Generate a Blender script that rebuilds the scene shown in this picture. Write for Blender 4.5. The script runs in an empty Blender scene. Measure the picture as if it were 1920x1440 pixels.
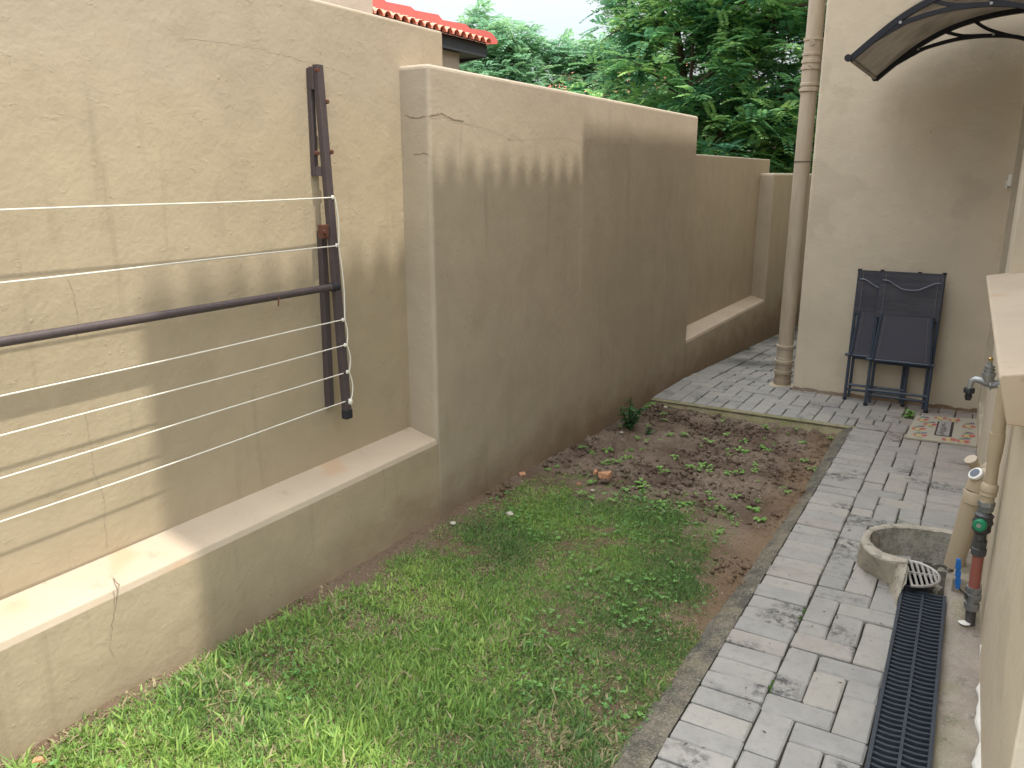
import bpy, bmesh, math, random
import numpy as np
from mathutils import Vector, Matrix
random.seed(7); rng = np.random.default_rng(7)
R = math.radians
S = bpy.context.scene; C = S.collection
# ------------------------------------------------------------------ camera
CAM_H, FPX = 1.6, 1519.0
YAW, PIT = R(30.4), R(14.4)
cam = bpy.data.cameras.new('camera'); co = bpy.data.objects.new('camera', cam); C.objects.link(co)
fw = Vector((-math.sin(YAW)*math.cos(PIT), math.cos(YAW)*math.cos(PIT), -math.sin(PIT)))
rt = Vector((math.cos(YAW), math.sin(YAW), 0)); up = rt.cross(fw)
m = Matrix((rt, up, -fw)).transposed().to_4x4(); m.translation = (0, 0, CAM_H); co.matrix_world = m
cam.sensor_width = 36; cam.lens = 36*FPX/1920; cam.clip_start = .02; cam.clip_end = 800
S.camera = co
# ------------------------------------------------------------------ sky, sun, exposure
SUN_EL, SKY, SUN = 68.0, 0.15, 2.05
w = bpy.data.worlds.new('World'); S.world = w; w.use_nodes = True
nt = w.node_tree; N = nt.nodes; L = nt.links; N.clear()
out = N.new('ShaderNodeOutputWorld'); bg = N.new('ShaderNodeBackground')
sky = N.new('ShaderNodeTexSky'); sky.sky_type = 'NISHITA'; sky.sun_disc = False
sky.sun_elevation = R(SUN_EL); sky.sun_rotation = R(90); sky.air_density = 1.4; sky.dust_density = 1.0
tc = N.new('ShaderNodeTexCoord'); mp = N.new('ShaderNodeMapping'); mp.inputs['Scale'].default_value = (1, 1, 2.6)
no = N.new('ShaderNodeTexNoise'); no.inputs['Scale'].default_value = 2.3; no.inputs['Detail'].default_value = 8; no.inputs['Roughness'].default_value = .55
rp = N.new('ShaderNodeValToRGB'); rp.color_ramp.elements[0].position = .30; rp.color_ramp.elements[1].position = .62
rp.color_ramp.elements[0].color = (.45, .45, .45, 1)
mx = N.new('ShaderNodeMix'); mx.data_type = 'RGBA'; mx.inputs[7].default_value = (6.6, 6.9, 7.3, 1)
L.new(tc.outputs['Generated'], mp.inputs[0]); L.new(mp.outputs[0], no.inputs['Vector']); L.new(no.outputs[0], rp.inputs[0])
# cloud cover with the standard overcast gradient, three times as bright overhead as at the horizon
sx = N.new('ShaderNodeSeparateXYZ'); L.new(tc.outputs['Generated'], sx.inputs[0])
gr_ = N.new('ShaderNodeMapRange'); gr_.inputs[1].default_value = 0; gr_.inputs[2].default_value = 1; gr_.inputs[3].default_value = .0; gr_.inputs[4].default_value = 1
L.new(sx.outputs[2], gr_.inputs[0]); sc_ = N.new('ShaderNodeVectorMath'); sc_.operation = 'SCALE'; sc_.inputs[0].default_value = (15.6, 16.0, 16.4)
L.new(gr_.outputs[0], sc_.inputs[3]); L.new(sc_.outputs[0], mx.inputs[7])
L.new(rp.outputs[0], mx.inputs[0]); L.new(sky.outputs[0], mx.inputs[6]); L.new(mx.outputs[2], bg.inputs[0])
bg.inputs[1].default_value = SKY; L.new(bg.outputs[0], out.inputs[0])
sl = bpy.data.lights.new('sun', 'SUN'); so = bpy.data.objects.new('sun', sl); C.objects.link(so)
sl.energy = SUN; sl.angle = R(.75); sl.color = (1, .95, .86)
so.rotation_euler = Vector((math.cos(R(SUN_EL)), 0, math.sin(R(SUN_EL)))).to_track_quat('Z', 'Y').to_euler()
S.view_settings.view_transform = 'Standard'; S.view_settings.look = 'None'; S.view_settings.gamma = 1
S.view_settings.use_curve_mapping = False; S.view_settings.exposure = 1.13
S.render.resolution_x, S.render.resolution_y = 1024, 768
S.render.engine = 'CYCLES'; S.cycles.max_bounces = 8; S.cycles.diffuse_bounces = 5

# ------------------------------------------------------------------ measuring helpers (a photo point on a known plane)
def ray(u, v): return fw*FPX + rt*(u-960) - up*(v-720)
def on_z(u, v, z=0.0):
    d = ray(u, v); t = (z-CAM_H)/d.z; return Vector((d.x*t, d.y*t, z))
def on_x(u, v, x):
    d = ray(u, v); t = x/d.x; return Vector((x, d.y*t, CAM_H+d.z*t))
def on_y(u, v, y):
    d = ray(u, v); t = y/d.y; return Vector((d.x*t, y, CAM_H+d.z*t))

# ------------------------------------------------------------------ tagging and mesh helpers
def tag(o, label=None, cat=None, group=None, kind=None):
    if label: o['label'] = label
    if cat: o['category'] = cat
    if group: o['group'] = group
    if kind: o['kind'] = kind
    return o
def thing(name, label, cat, loc=(0, 0, 0), group=None, rot=(0, 0, 0)):
    o = bpy.data.objects.new(name, None); C.objects.link(o); o.location = loc; o.rotation_euler = rot
    o.empty_display_size = .1
    return tag(o, label, cat, group)
class MB:
    def __init__(s): s.v = []; s.f = []
    def add(s, vs, fs):
        b = len(s.v); s.v += [tuple(p) for p in vs]; s.f += [tuple(b+i for i in q) for q in fs]; return s
    def box(s, a, b, M=None):
        x0, y0, z0 = a; x1, y1, z1 = b
        vs = [Vector(p) for p in [(x0,y0,z0),(x1,y0,z0),(x1,y1,z0),(x0,y1,z0),(x0,y0,z1),(x1,y0,z1),(x1,y1,z1),(x0,y1,z1)]]
        if M is not None: vs = [M @ p for p in vs]
        return s.add(vs, [(0,3,2,1),(4,5,6,7),(0,1,5,4),(1,2,6,5),(2,3,7,6),(3,0,4,7)])
    def prism(s, poly, axis, a, b, M=None):
        n = len(poly); vs = []
        for t in (a, b):
            for p, q in poly:
                c = [0, 0, 0]; k = [i for i in range(3) if i != axis]; c[axis] = t; c[k[0]] = p; c[k[1]] = q; vs.append(Vector(c))
        if M is not None: vs = [M @ p for p in vs]
        return s.add(vs, [tuple(range(n)), tuple(range(2*n-1, n-1, -1))] + [(i, (i+1) % n, n+(i+1) % n, n+i) for i in range(n)])
    def tube(s, pts, r, n=10, caps=True, flat=1.0):
        pts = [Vector(p) for p in pts]; rs = r if isinstance(r, (list, tuple)) else [r]*len(pts)
        vs = []; ref = None
        for i, p in enumerate(pts):
            d = (pts[min(i+1, len(pts)-1)]-pts[max(i-1, 0)]).normalized()
            if ref is None:
                ref = Vector((0, 0, 1)) if abs(d.z) < .9 else Vector((1, 0, 0))
            x = (ref - d*ref.dot(d)).normalized(); ref = x; y = d.cross(x)
            for k in range(n):
                a = 2*math.pi*k/n; vs.append(p + x*math.cos(a)*rs[i] + y*math.sin(a)*rs[i]*flat)
        fs = [(i*n+k, i*n+(k+1) % n, (i+1)*n+(k+1) % n, (i+1)*n+k) for i in range(len(pts)-1) for k in range(n)]
        if caps: fs += [tuple(range(n-1, -1, -1)), tuple(range((len(pts)-1)*n, len(pts)*n))]
        return s.add(vs, fs)
    def lathe(s, prof, a, b, n=20):
        """prof: (distance from a, radius) along the line a-b"""
        a = Vector(a); d = (Vector(b)-a).normalized()
        return s.tube([a+d*t for t, r in prof], [r for t, r in prof], n) if len(set(t for t, r in prof)) == len(prof) else s.tube([a+d*(t+i*1e-5) for i, (t, r) in enumerate(prof)], [r for t, r in prof], n)
    def build(s, name, mat, parent=None, smooth=False, bevel=0, seg=2, kind=None, fix=True):
        me = bpy.data.meshes.new(name); me.from_pydata(s.v, [], s.f)
        if fix:
            bm = bmesh.new(); bm.from_mesh(me); bmesh.ops.recalc_face_normals(bm, faces=bm.faces); bm.to_mesh(me); bm.free()
        me.materials.append(mat)
        if smooth: me.shade_smooth()
        o = bpy.data.objects.new(name, me); C.objects.link(o)
        if parent: o.parent = parent
        if bevel:
            md = o.modifiers.new('bevel', 'BEVEL'); md.width = bevel; md.segments = seg; md.limit_method = 'ANGLE'; md.angle_limit = R(40)
        if smooth:
            es = o.modifiers.new('split', 'EDGE_SPLIT'); es.split_angle = R(42)
        if kind: o['kind'] = kind
        return o
def shift(parent):   # world coordinates -> parent's
    return Matrix.Translation(-Vector(parent.location))
def arr_mesh(name, V, F, mat, col=None, n=4, uv=None):
    """V (k,3), F (m,n) numpy; col (m,) per-face value stored as attribute tint"""
    me = bpy.data.meshes.new(name)
    me.vertices.add(len(V)); me.vertices.foreach_set('co', np.asarray(V, np.float32).ravel())
    me.loops.add(F.size); me.loops.foreach_set('vertex_index', F.astype(np.int32).ravel())
    me.polygons.add(len(F)); me.polygons.foreach_set('loop_start', np.arange(0, F.size, n, dtype=np.int32))
    me.update(calc_edges=True)
    if col is not None:
        a = me.attributes.new('tint', 'FLOAT', 'FACE'); a.data.foreach_set('value', np.asarray(col, np.float32))
    me.materials.append(mat); me.validate(); return me
def lnk(name, me, parent=None):
    o = bpy.data.objects.new(name, me); C.objects.link(o)
    if parent: o.parent = parent
    return o
def vnoise(x, y, seed=0):
    xi = np.floor(x).astype(int); yi = np.floor(y).astype(int); fx = x-xi; fy = y-yi
    fx = fx*fx*(3-2*fx); fy = fy*fy*(3-2*fy)
    def h(a, b):
        n = (a*374761393 + b*668265263 + seed*974711) & 0xffffffff
        n = ((n ^ (n >> 13))*1274126177) & 0xffffffff
        return ((n ^ (n >> 16)) & 0xffff)/65535.0
    return (h(xi, yi)*(1-fx)+h(xi+1, yi)*fx)*(1-fy) + (h(xi, yi+1)*(1-fx)+h(xi+1, yi+1)*fx)*fy
def fbm(x, y, s=0, o=4):
    r = 0; a = .5
    for i in range(o): r = r + a*vnoise(x, y, s+i); x = x*2.03; y = y*2.03; a *= .5
    return r

# ------------------------------------------------------------------ materials
class NT:
    def __init__(s, name, rough=.8, spec=.3):
        s.m = bpy.data.materials.new(name); s.m.use_nodes = True; s.n = s.m.node_tree.nodes; s.l = s.m.node_tree.links
        s.b = s.n['Principled BSDF']; s.b.inputs['Roughness'].default_value = rough; s.b.inputs['Specular IOR Level'].default_value = spec
        s.geo = s.n.new('ShaderNodeNewGeometry')
    def pos(s, scale=(1, 1, 1)):
        mp = s.n.new('ShaderNodeMapping'); mp.inputs['Scale'].default_value = scale; s.l.new(s.geo.outputs['Position'], mp.inputs[0]); return mp.outputs[0]
    def objc(s, scale=(1, 1, 1)):
        t = s.n.new('ShaderNodeTexCoord'); mp = s.n.new('ShaderNodeMapping'); mp.inputs['Scale'].default_value = scale; s.l.new(t.outputs['Object'], mp.inputs[0]); return mp.outputs[0]
    def noise(s, scale, vec=None, detail=4, rough=.55):
        n = s.n.new('ShaderNodeTexNoise'); n.inputs['Scale'].default_value = scale; n.inputs['Detail'].default_value = detail; n.inputs['Roughness'].default_value = rough
        s.l.new(vec if vec is not None else s.pos(), n.inputs['Vector']); return n.outputs[0]
    def voro(s, scale, vec=None, feature='F1'):
        n = s.n.new('ShaderNodeTexVoronoi'); n.inputs['Scale'].default_value = scale; n.feature = feature
        s.l.new(vec if vec is not None else s.pos(), n.inputs['Vector']); return n.outputs[0]
    def ramp(s, f, a, b, va=0.0, vb=1.0):
        r = s.n.new('ShaderNodeMapRange'); r.interpolation_type = 'SMOOTHSTEP'
        for k, v in zip((1, 2, 3, 4), (a, b, va, vb)): r.inputs[k].default_value = v
        s.l.new(f, r.inputs[0]); return r.outputs[0]
    def math(s, op, a, b=None):
        r = s.n.new('ShaderNodeMath'); r.operation = op
        for i, x in enumerate((a, b)):
            if x is None: continue
            if isinstance(x, (int, float)): r.inputs[i].default_value = x
            else: s.l.new(x, r.inputs[i])
        return r.outputs[0]
    def mix(s, f, a, b, mode='MIX'):
        m = s.n.new('ShaderNodeMix'); m.data_type = 'RGBA'; m.blend_type = mode
        if isinstance(f, (int, float)): m.inputs[0].default_value = f
        else: s.l.new(f, m.inputs[0])
        for i, c in ((6, a), (7, b)):
            if isinstance(c, tuple): m.inputs[i].default_value = (*c, 1)
            else: s.l.new(c, m.inputs[i])
        return m.outputs[2]
    def bump(s, h, dist, strength=1.0, prev=None):
        b = s.n.new('ShaderNodeBump'); b.inputs['Distance'].default_value = dist; b.inputs['Strength'].default_value = strength
        s.l.new(h, b.inputs['Height'])
        if prev is not None: s.l.new(prev, b.inputs['Normal'])
        return b.outputs[0]
    def out(s, col=None, nrm=None, rough=None):
        if col is not None:
            if isinstance(col, tuple): s.b.inputs['Base Color'].default_value = (*col, 1)
            else: s.l.new(col, s.b.inputs['Base Color'])
        if nrm is not None: s.l.new(nrm, s.b.inputs['Normal'])
        if rough is not None: s.l.new(rough, s.b.inputs['Roughness'])
        return s.m
    def z(s):
        sp = s.n.new('ShaderNodeSeparateXYZ'); s.l.new(s.geo.outputs['Position'], sp.inputs[0]); return sp.outputs
def simple(name, col, rough=.6, metal=0, var=.15, sc=30, bump=0, spec=.4):
    t = NT(name, rough, spec); t.b.inputs['Metallic'].default_value = metal
    n = t.noise(sc); c = t.mix(n, tuple(x*(1-var) for x in col), tuple(min(1, x*(1+var)) for x in col))
    return t.out(c, t.bump(n, bump) if bump else None)
def plaster(name, base, tint2, stain=True, streak=.33, foot=.55):
    t = NT(name, .68, .25)
    n1 = t.noise(1.1, detail=5); n2 = t.noise(5, detail=4)
    c = t.mix(t.ramp(n1, .32, .68), base, tint2)
    c = t.mix(t.ramp(n2, .35, .75, 0, .35), c, tuple(x*.80 for x in base))
    # rain streaks, stretched vertically
    st = t.noise(3.2, t.pos((4, 4, .35)), 5, .6)
    c = t.mix(t.ramp(st, .56, .78, 0, streak if stain else .10), c, tuple(x*.55 for x in tint2))
    if stain:
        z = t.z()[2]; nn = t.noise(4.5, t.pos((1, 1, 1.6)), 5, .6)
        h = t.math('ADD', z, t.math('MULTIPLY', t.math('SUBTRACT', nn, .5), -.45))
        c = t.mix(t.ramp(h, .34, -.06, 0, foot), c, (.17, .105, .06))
        top = t.ramp(t.math('ADD', z, t.math('MULTIPLY', nn, .5)), 1.9, 2.3, 0, .45)
        c = t.mix(top, c, (.40, .335, .27))
    sp = t.voro(21, t.pos((1, 1, .5))); sm2 = t.ramp(t.noise(4.2, t.pos((1, 1, .7)), 3), .55, .63)
    c = t.mix(t.math('MULTIPLY', t.ramp(sp, .09, .04, 0, .5), sm2), c, (.17, .13, .085))
    pt_ = t.noise(2.1, detail=3); c = t.mix(t.ramp(pt_, .56, .60, 0, .16), c, (.30, .245, .175))
    # trowel relief, grain, blisters
    b = t.bump(t.noise(2.6, detail=2), .022, .35); b = t.bump(t.noise(7, detail=4, rough=.6), .012, .45, b)
    b = t.bump(t.noise(55, detail=4, rough=.6), .004, .35, b)
    v = t.voro(17); msk = t.ramp(t.noise(6.5, detail=2), .5, .62); b = t.bump(t.math('MULTIPLY', t.ramp(v, .0, .15, 1, 0), msk), .003, .4, b)
    v2 = t.noise(17, t.pos((1, .8, 1.4)), 6, .7); b = t.bump(t.ramp(v2, .61, .67), .0014, .5, b)
    return t.out(c, b)
M = {}
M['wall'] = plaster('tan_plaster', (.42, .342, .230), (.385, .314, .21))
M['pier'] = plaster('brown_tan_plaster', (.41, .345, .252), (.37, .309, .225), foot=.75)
M['house'] = plaster('house_plaster', (.60, .52, .395), (.57, .49, .37), False)
M['pale'] = plaster('pale_plaster', (.60, .50, .42), (.58, .48, .40), False)
def ledge_mat():
    t = NT('ledge_plaster', .7, .25); n = t.noise(3, detail=6)
    c = t.mix(t.ramp(n, .3, .7), (.475, .39, .29), (.43, .35, .26))
    rn = t.noise(3.2, detail=2); c = t.mix(t.ramp(rn, .60, .70, 0, .4), c, (.46, .26, .12))
    d = t.noise(16, detail=5); c = t.mix(t.ramp(d, .6, .75, 0, .3), c, (.2, .15, .1))
    return t.out(c, t.bump(t.noise(40, detail=4), .003, .4))
M['ledge'] = ledge_mat()
M['crack'] = simple('crack_dark', (.21, .165, .115), .9)
M['faint'] = simple('faint_crack', (.30, .24, .165), .85)
M['chip'] = simple('crack_lip', (.42, .36, .27), .8)
def paver_mat():
    t = NT('concrete_paver', .82, .25)
    oi = t.n.new('ShaderNodeObjectInfo'); rnd = oi.outputs['Random']
    cr = t.n.new('ShaderNodeValToRGB'); e = cr.color_ramp.elements
    e[0].position = 0; e[0].color = (.245, .236, .218, 1); e[1].position = 1; e[1].color = (.335, .318, .288, 1)
    for p, c in ((.15, (.27, .258, .238, 1)), (.4, (.245, .238, .225, 1)), (.7, (.285, .27, .245, 1)), (.88, (.315, .295, .262, 1)), (.97, (.27, .24, .215, 1))):
        k = e.new(p); k.color = c
    t.l.new(rnd, cr.inputs[0]); c = cr.outputs[0]
    n = t.noise(9, detail=6); c = t.mix(t.ramp(n, .25, .75, 0, .4), c, (.37, .355, .32))
    n5 = t.noise(26, detail=6, rough=.7); c = t.mix(t.ramp(n5, .5, .72, 0, .4), c, (.15, .145, .135)); n3 = t.noise(170, detail=3); c = t.mix(t.ramp(n3, .5, .8, 0, .35), c, (.16, .155, .15))
    # black lichen blotches
    q = t.noise(3.4, detail=3); q2 = t.noise(30, detail=6, rough=.75)
    bl = t.math('MULTIPLY', t.ramp(q, .50, .64), t.ramp(q2, .42, .60))
    rr = t.ramp(t.math('FRACT', t.math('MULTIPLY', rnd, 37.3)), .35, .75)
    bl = t.math('MULTIPLY', bl, rr); c = t.mix(t.math('MULTIPLY', bl, .85), c, (.045, .045, .045))
    xyz = t.z()
    # red soil dust trodden in near the door, green-black film in the damp passage
    far = t.ramp(xyz[1], 4.2, 5.6); dn = t.noise(2.2, detail=3)
    xr = t.ramp(xyz[0], -.75, -.2)
    c = t.mix(t.math('MULTIPLY', t.math('MULTIPLY', far, xr), t.ramp(dn, .3, .7, .1, .55)), c, (.33, .26, .205))
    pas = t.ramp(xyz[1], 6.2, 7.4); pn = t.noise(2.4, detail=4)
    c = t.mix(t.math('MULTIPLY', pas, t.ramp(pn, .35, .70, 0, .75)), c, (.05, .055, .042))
    b = t.bump(t.noise(220, detail=3), .0012, .5); b = t.bump(t.noise(14, detail=4), .004, .4, b)
    return t.out(c, b)
M['paver'] = paver_mat()
def conc(name, a, bcol, moss=.0, dark=.4, sc=6):
    t = NT(name, .88, .2); n = t.noise(sc, detail=7, rough=.65); c = t.mix(t.ramp(n, .3, .7), a, bcol)
    d = t.noise(sc*2.6, detail=6, rough=.7); c = t.mix(t.ramp(d, .52, .68, 0, dark), c, (.07, .065, .055))
    if moss: g = t.noise(sc*.8, detail=4); c = t.mix(t.ramp(g, .45, .62, 0, moss), c, (.16, .165, .055))
    s = t.noise(120, detail=4); c = t.mix(t.ramp(s, .45, .75, 0, .4), c, (.42, .40, .35))
    b = t.bump(t.noise(50, detail=5, rough=.7), .006, .7); return t.out(c, t.bump(t.noise(9, detail=4), .01, .5, b))
M['kerb'] = conc('kerb_concrete', (.175, .15, .11), (.055, .052, .046), .10, .98, 10)
M['edge'] = conc('edging_mortar', (.30, .245, .15), (.20, .19, .10), .55, .3, 6)
M['gully'] = conc('gully_concrete', (.42, .375, .30), (.32, .29, .24), .10, .6, 9)
M['gullyin'] = conc('gully_aggregate', (.30, .28, .24), (.16, .15, .125), .12, .8, 26)
M['apron'] = conc('apron_concrete', (.36, .31, .255), (.24, .20, .165), .30, .5, 5)
M['bed'] = simple('joint_sand', (.055, .05, .035), .95, var=.5, sc=60)
def soil_mat():
    t = NT('garden_soil', .95, .12)
    n = t.noise(3.2, detail=6); c = t.mix(t.ramp(n, .35, .65), (.12, .084, .062), (.215, .165, .125))
    xyz = t.z(); e = t.noise(5, detail=5)
    ex = t.math('ADD', xyz[0], t.math('MULTIPLY', e, .35)); c = t.mix(t.ramp(ex, -.75, -.5, 0, .65), c, (.24, .16, .095))
    ny = t.math('ADD', xyz[1], t.math('MULTIPLY', e, .8)); c = t.mix(t.ramp(ny, 4.3, 3.6, 0, .55), c, (.17, .115, .07))
    f = t.noise(150, detail=4, rough=.7); c = t.mix(t.ramp(f, .57, .72, 0, .75), c, (.32, .23, .14))
    f2 = t.noise(60, detail=4, rough=.7); c = t.mix(t.ramp(f2, .45, .30, 0, .7), c, (.03, .018, .012))
    return t.out(c, t.bump(t.noise(90, detail=6, rough=.75), .012, .9))
M['soil'] = soil_mat()
def leafmat(name, stops, transl=.35, rough=.5):
    t = NT(name, rough, .3); a = t.n.new('ShaderNodeAttribute'); a.attribute_name = 'tint'
    cr = t.n.new('ShaderNodeValToRGB'); e = cr.color_ramp.elements
    e[0].position = stops[0][0]; e[0].color = (*stops[0][1], 1); e[1].position = stops[-1][0]; e[1].color = (*stops[-1][1], 1)
    for p, c in stops[1:-1]: k = e.new(p); k.color = (*c, 1)
    t.l.new(a.outputs['Fac'], cr.inputs[0]); t.l.new(cr.outputs[0], t.b.inputs['Base Color'])
    tr = t.n.new('ShaderNodeBsdfTranslucent'); t.l.new(cr.outputs[0], tr.inputs[0])
    mx = t.n.new('ShaderNodeMixShader'); mx.inputs[0].default_value = transl
    o = t.n['Material Output']; t.l.new(t.b.outputs[0], mx.inputs[1]); t.l.new(tr.outputs[0], mx.inputs[2]); t.l.new(mx.outputs[0], o.inputs[0])
    return t.m
M['grass'] = leafmat('grass_blades', [(0, (.48, .39, .25)), (.16, (.38, .32, .17)), (.2, (.12, .21, .07)), (.5, (.20, .345, .085)), (.8, (.29, .45, .11)), (1, (.42, .56, .15))], .45)
M['clover'] = leafmat('clover_leaves', [(0, (.12, .27, .08)), (1, (.21, .42, .11))], .35)
M['sprout'] = leafmat('sprout_leaves', [(0, (.14, .30, .07)), (1, (.27, .48, .11))], .35)
M['bush'] = leafmat('bush_leaves', [(0, (.03, .09, .03)), (1, (.06, .16, .05))], .25)
M['tree'] = leafmat('tree_leaves', [(0, (.09, .24, .15)), (.35, (.16, .38, .18)), (.65, (.32, .56, .21)), (1, (.52, .72, .24))], .6, .42)
M['tree2'] = leafmat('pale_tree_leaves', [(0, (.17, .35, .22)), (1, (.36, .56, .28))], .5, .5)
M['bark'] = simple('bark', (.10, .075, .05), .95, var=.4, sc=12, bump=.02)
M['steel'] = simple('brown_painted_steel', (.075, .058, .058), .5, .1, .25, 40, .0006)
M['rust'] = simple('rusty_bolt', (.12, .05, .03), .85, .2, .4, 80, .001)
M['rope'] = simple('white_rope', (.66, .63, .54), .7, var=.08, sc=200)
M['rubber'] = simple('black_rubber', (.02, .02, .025), .6)
M['pipe'] = simple('beige_painted_pipe', (.44, .36, .25), .42, var=.08, sc=12, spec=.5)
def dp():
    t = NT('downpipe_paint', .45, .45); n = t.noise(10, t.pos((3, 3, .5)), 5); c = t.mix(t.ramp(n, .35, .7), (.43, .36, .265), (.38, .31, .225))
    z = t.z()[2]; s = t.noise(18, detail=5); h = t.math('ADD', z, t.math('MULTIPLY', s, .3)); c = t.mix(t.ramp(h, .36, .12, 0, .6), c, (.20, .145, .09))
    return t.out(c)
M['dpipe'] = dp()
M['navy'] = simple('dark_navy_plastic', (.010, .012, .020), .6, var=.2, sc=20)
def poly():
    t = NT('smoked_polycarbonate', .38, .4); n = t.noise(7, detail=5); c = t.mix(t.ramp(n, .3, .75), (.42, .38, .32), (.28, .25, .21))
    wv = t.n.new('ShaderNodeTexWave'); wv.inputs['Scale'].default_value = 14; wv.bands_direction = 'Y'; t.l.new(t.pos(), wv.inputs['Vector'])
    c = t.mix(t.math('MULTIPLY', wv.outputs[1], .18), c, (.26, .24, .21))
    t.b.inputs['Transmission Weight'].default_value = .0
    m_ = t.out(c); tr = t.n.new('ShaderNodeBsdfTranslucent'); t.l.new(c, tr.inputs[0]); mx_ = t.n.new('ShaderNodeMixShader'); mx_.inputs[0].default_value = .6
    o = t.n['Material Output']; t.l.new(t.b.outputs[0], mx_.inputs[1]); t.l.new(tr.outputs[0], mx_.inputs[2]); t.l.new(mx_.outputs[0], o.inputs[0]); return m_
M['poly'] = poly()
def weave():
    t = NT('charcoal_mesh_fabric', .6, .4); a = t.noise(3, t.objc((1, 1, 9)), 3); c = t.mix(t.ramp(a, .35, .7), (.030, .030, .040), (.058, .056, .068))
    v = t.noise(260, t.objc((1, 1, 1)), 2); c = t.mix(t.ramp(v, .4, .7, 0, .4), c, (.085, .08, .095)); return t.out(c, t.bump(v, .001, .5))
M['weave'] = weave()
M['weave2'] = simple('seat_mesh_fabric', (.060, .058, .076), .6, var=.15, sc=150, bump=.0006)
M['gap_shade'] = simple('dark_gap_shade', (.02, .02, .026), .7)
M['stitch'] = simple('grey_stitching', (.16, .15, .16), .8)
M['chair'] = simple('blue_grey_tube', (.045, .060, .085), .4, .1, .15, 30)
M['wire'] = simple('grey_handle_wire', (.17, .19, .23), .4, .3)
M['chrome'] = simple('dull_chrome', (.30, .31, .31), .42, .6, .35, 50, .0008)
M['grate'] = simple('worn_steel_grate', (.40, .38, .35), .45, .5, .25, 60)
M['brass'] = simple('brass', (.60, .42, .16), .3, .9)
M['iron'] = simple('dark_galvanised_iron', (.10, .10, .10), .55, .5, .5, 70, .001)
M['black'] = simple('black_plastic', (.018, .02, .024), .42, var=.3, sc=30)
M['dpl'] = simple('channel_grate_plastic', (.032, .040, .052), .42, var=.5, sc=35)
M['void'] = simple('drain_shade', (.004, .004, .005), 1.0, spec=.0)  # near-black colour stands in for the shade down inside the drains
M['red'] = simple('red_brown_pipe', (.30, .10, .075), .6, var=.15, sc=15)
M['green'] = simple('green_plastic', (.01, .20, .09), .45)
M['blue'] = simple('blue_plastic', (.015, .13, .42), .5)
M['white'] = simple('white_plastic', (.74, .73, .68), .5)
M['spill'] = simple('white_filler', (.62, .60, .55), .8, var=.15, sc=20, bump=.003)
M['cap'] = simple('dark_cap_disc', (.12, .14, .17), .5)
M['tile'] = simple('orange_roof_tile', (.62, .26, .17), .75, var=.2, sc=5)
M['tilered'] = simple('red_ridge_tile', (.62, .13, .11), .7, var=.15, sc=3)
M['fascia'] = simple('dark_fascia', (.035, .035, .04), .7)
M['nwall'] = simple('grey_brown_plaster', (.30, .24, .19), .85, var=.12, sc=4)
M['door'] = simple('brown_door', (.12, .075, .045), .5, var=.3, sc=12)
M['glass'] = simple('window_glass', (.03, .035, .04), .08, spec=.6)
M['stone'] = simple('orange_brick_stone', (.46, .24, .13), .9, var=.3, sc=60, bump=.003)
M['pebble'] = simple('pale_pebble', (.50, .46, .38), .85, var=.25, sc=80)
M['mat'] = simple('doormat_beige', (.40, .365, .285), .95, var=.1, sc=200, bump=.002)
for k, c in dict(p_red=(.42, .13, .10), p_yel=(.48, .37, .17), p_grn=(.18, .24, .15), p_blu=(.10, .115, .17), p_dark=(.055, .035, .03), p_grey=(.32, .30, .27), p_pink=(.42, .26, .22)).items():
    M[k] = simple('doormat_'+k, c, .95, var=.2, sc=150)
M['earth'] = simple('far_ground', (.14, .13, .07), .95, var=.4, sc=.5)

# ------------------------------------------------------------------ ground
g = MB(); n = 24; E = 600
g.add([(-E, -E, -.42), (E, -E, -.42), (E, E, -.42), (-E, E, -.42)], [(0, 1, 2, 3)])
tag(g.build('ground', M['earth']), kind='structure')

WX, RX = -2.05, -2.20           # front plane of piers and plinths, plane of the recessed panels
def soil_h(x, y):
    t = np.clip((x-WX)/1.4, 0, 1)
    zl = np.interp(y, [.9, 1.2, 1.55, 2.05, 3., 3.7, 4.6, 5.6], [.125, .12, .082, .08, .065, .035, -.01, -.035])
    zr = np.interp(y, [1, 3, 4.2, 5.6], [-.055, -.055, -.060, -.078])
    return zl*(1-t)+zr*t
# bare patch: dug bed at the far end, a worn strip beside the kerb and at the wall foot
def bare(x, y):
    n = fbm(x*3.1, y*3.1, 5)*1.1-.5
    d = np.maximum(0, (y+n*.5+np.clip(x+1.2, 0, 1)*.25) - 3.58)*2.6
    d = d + np.clip((x+n*.16+np.interp(y, [1, 2, 2.6, 3.4], [.70, .76, .80, .96]))/.12, 0, 1)
    d = d + np.clip((-1.97-x+n*.12)/.06, 0, 1)*.75
    p = fbm(x*5.5+9, y*5.5, 12); d = d + np.clip((p-.64)/.1, 0, 1)*.45 + np.clip((-1.80-x+n*.3)/.2, 0, 1)*np.clip((y-2.1)/.4, 0, 1)*.4
    return np.clip(d, 0, 1)
nx, ny = 150, 480
X, Y = np.meshgrid(np.linspace(-2.07, -.64, nx), np.linspace(.45, 5.60, ny))
bz = bare(X, Y); dug = np.clip((Y-3.6)/.35, 0, 1)
H = soil_h(X, Y) + (fbm(X*3, Y*3, 1)-.5)*.03
cl = fbm(X*15, Y*15, 2, 3); H += dug*(np.maximum(0, cl-.45)*.16*np.clip(fbm(X*2, Y*2, 33)*3-.9, .15, 1) + (fbm(X*38, Y*38, 3, 2)-.37)*.035) + (fbm(X*40, Y*40, 4, 2)-.37)*.012
V = np.stack([X, Y, H], -1).reshape(-1, 3); I = np.arange(nx*ny).reshape(ny, nx)
F = np.stack([I[:-1, :-1], I[:-1, 1:], I[1:, 1:], I[1:, :-1]], -1).reshape(-1, 4)
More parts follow.
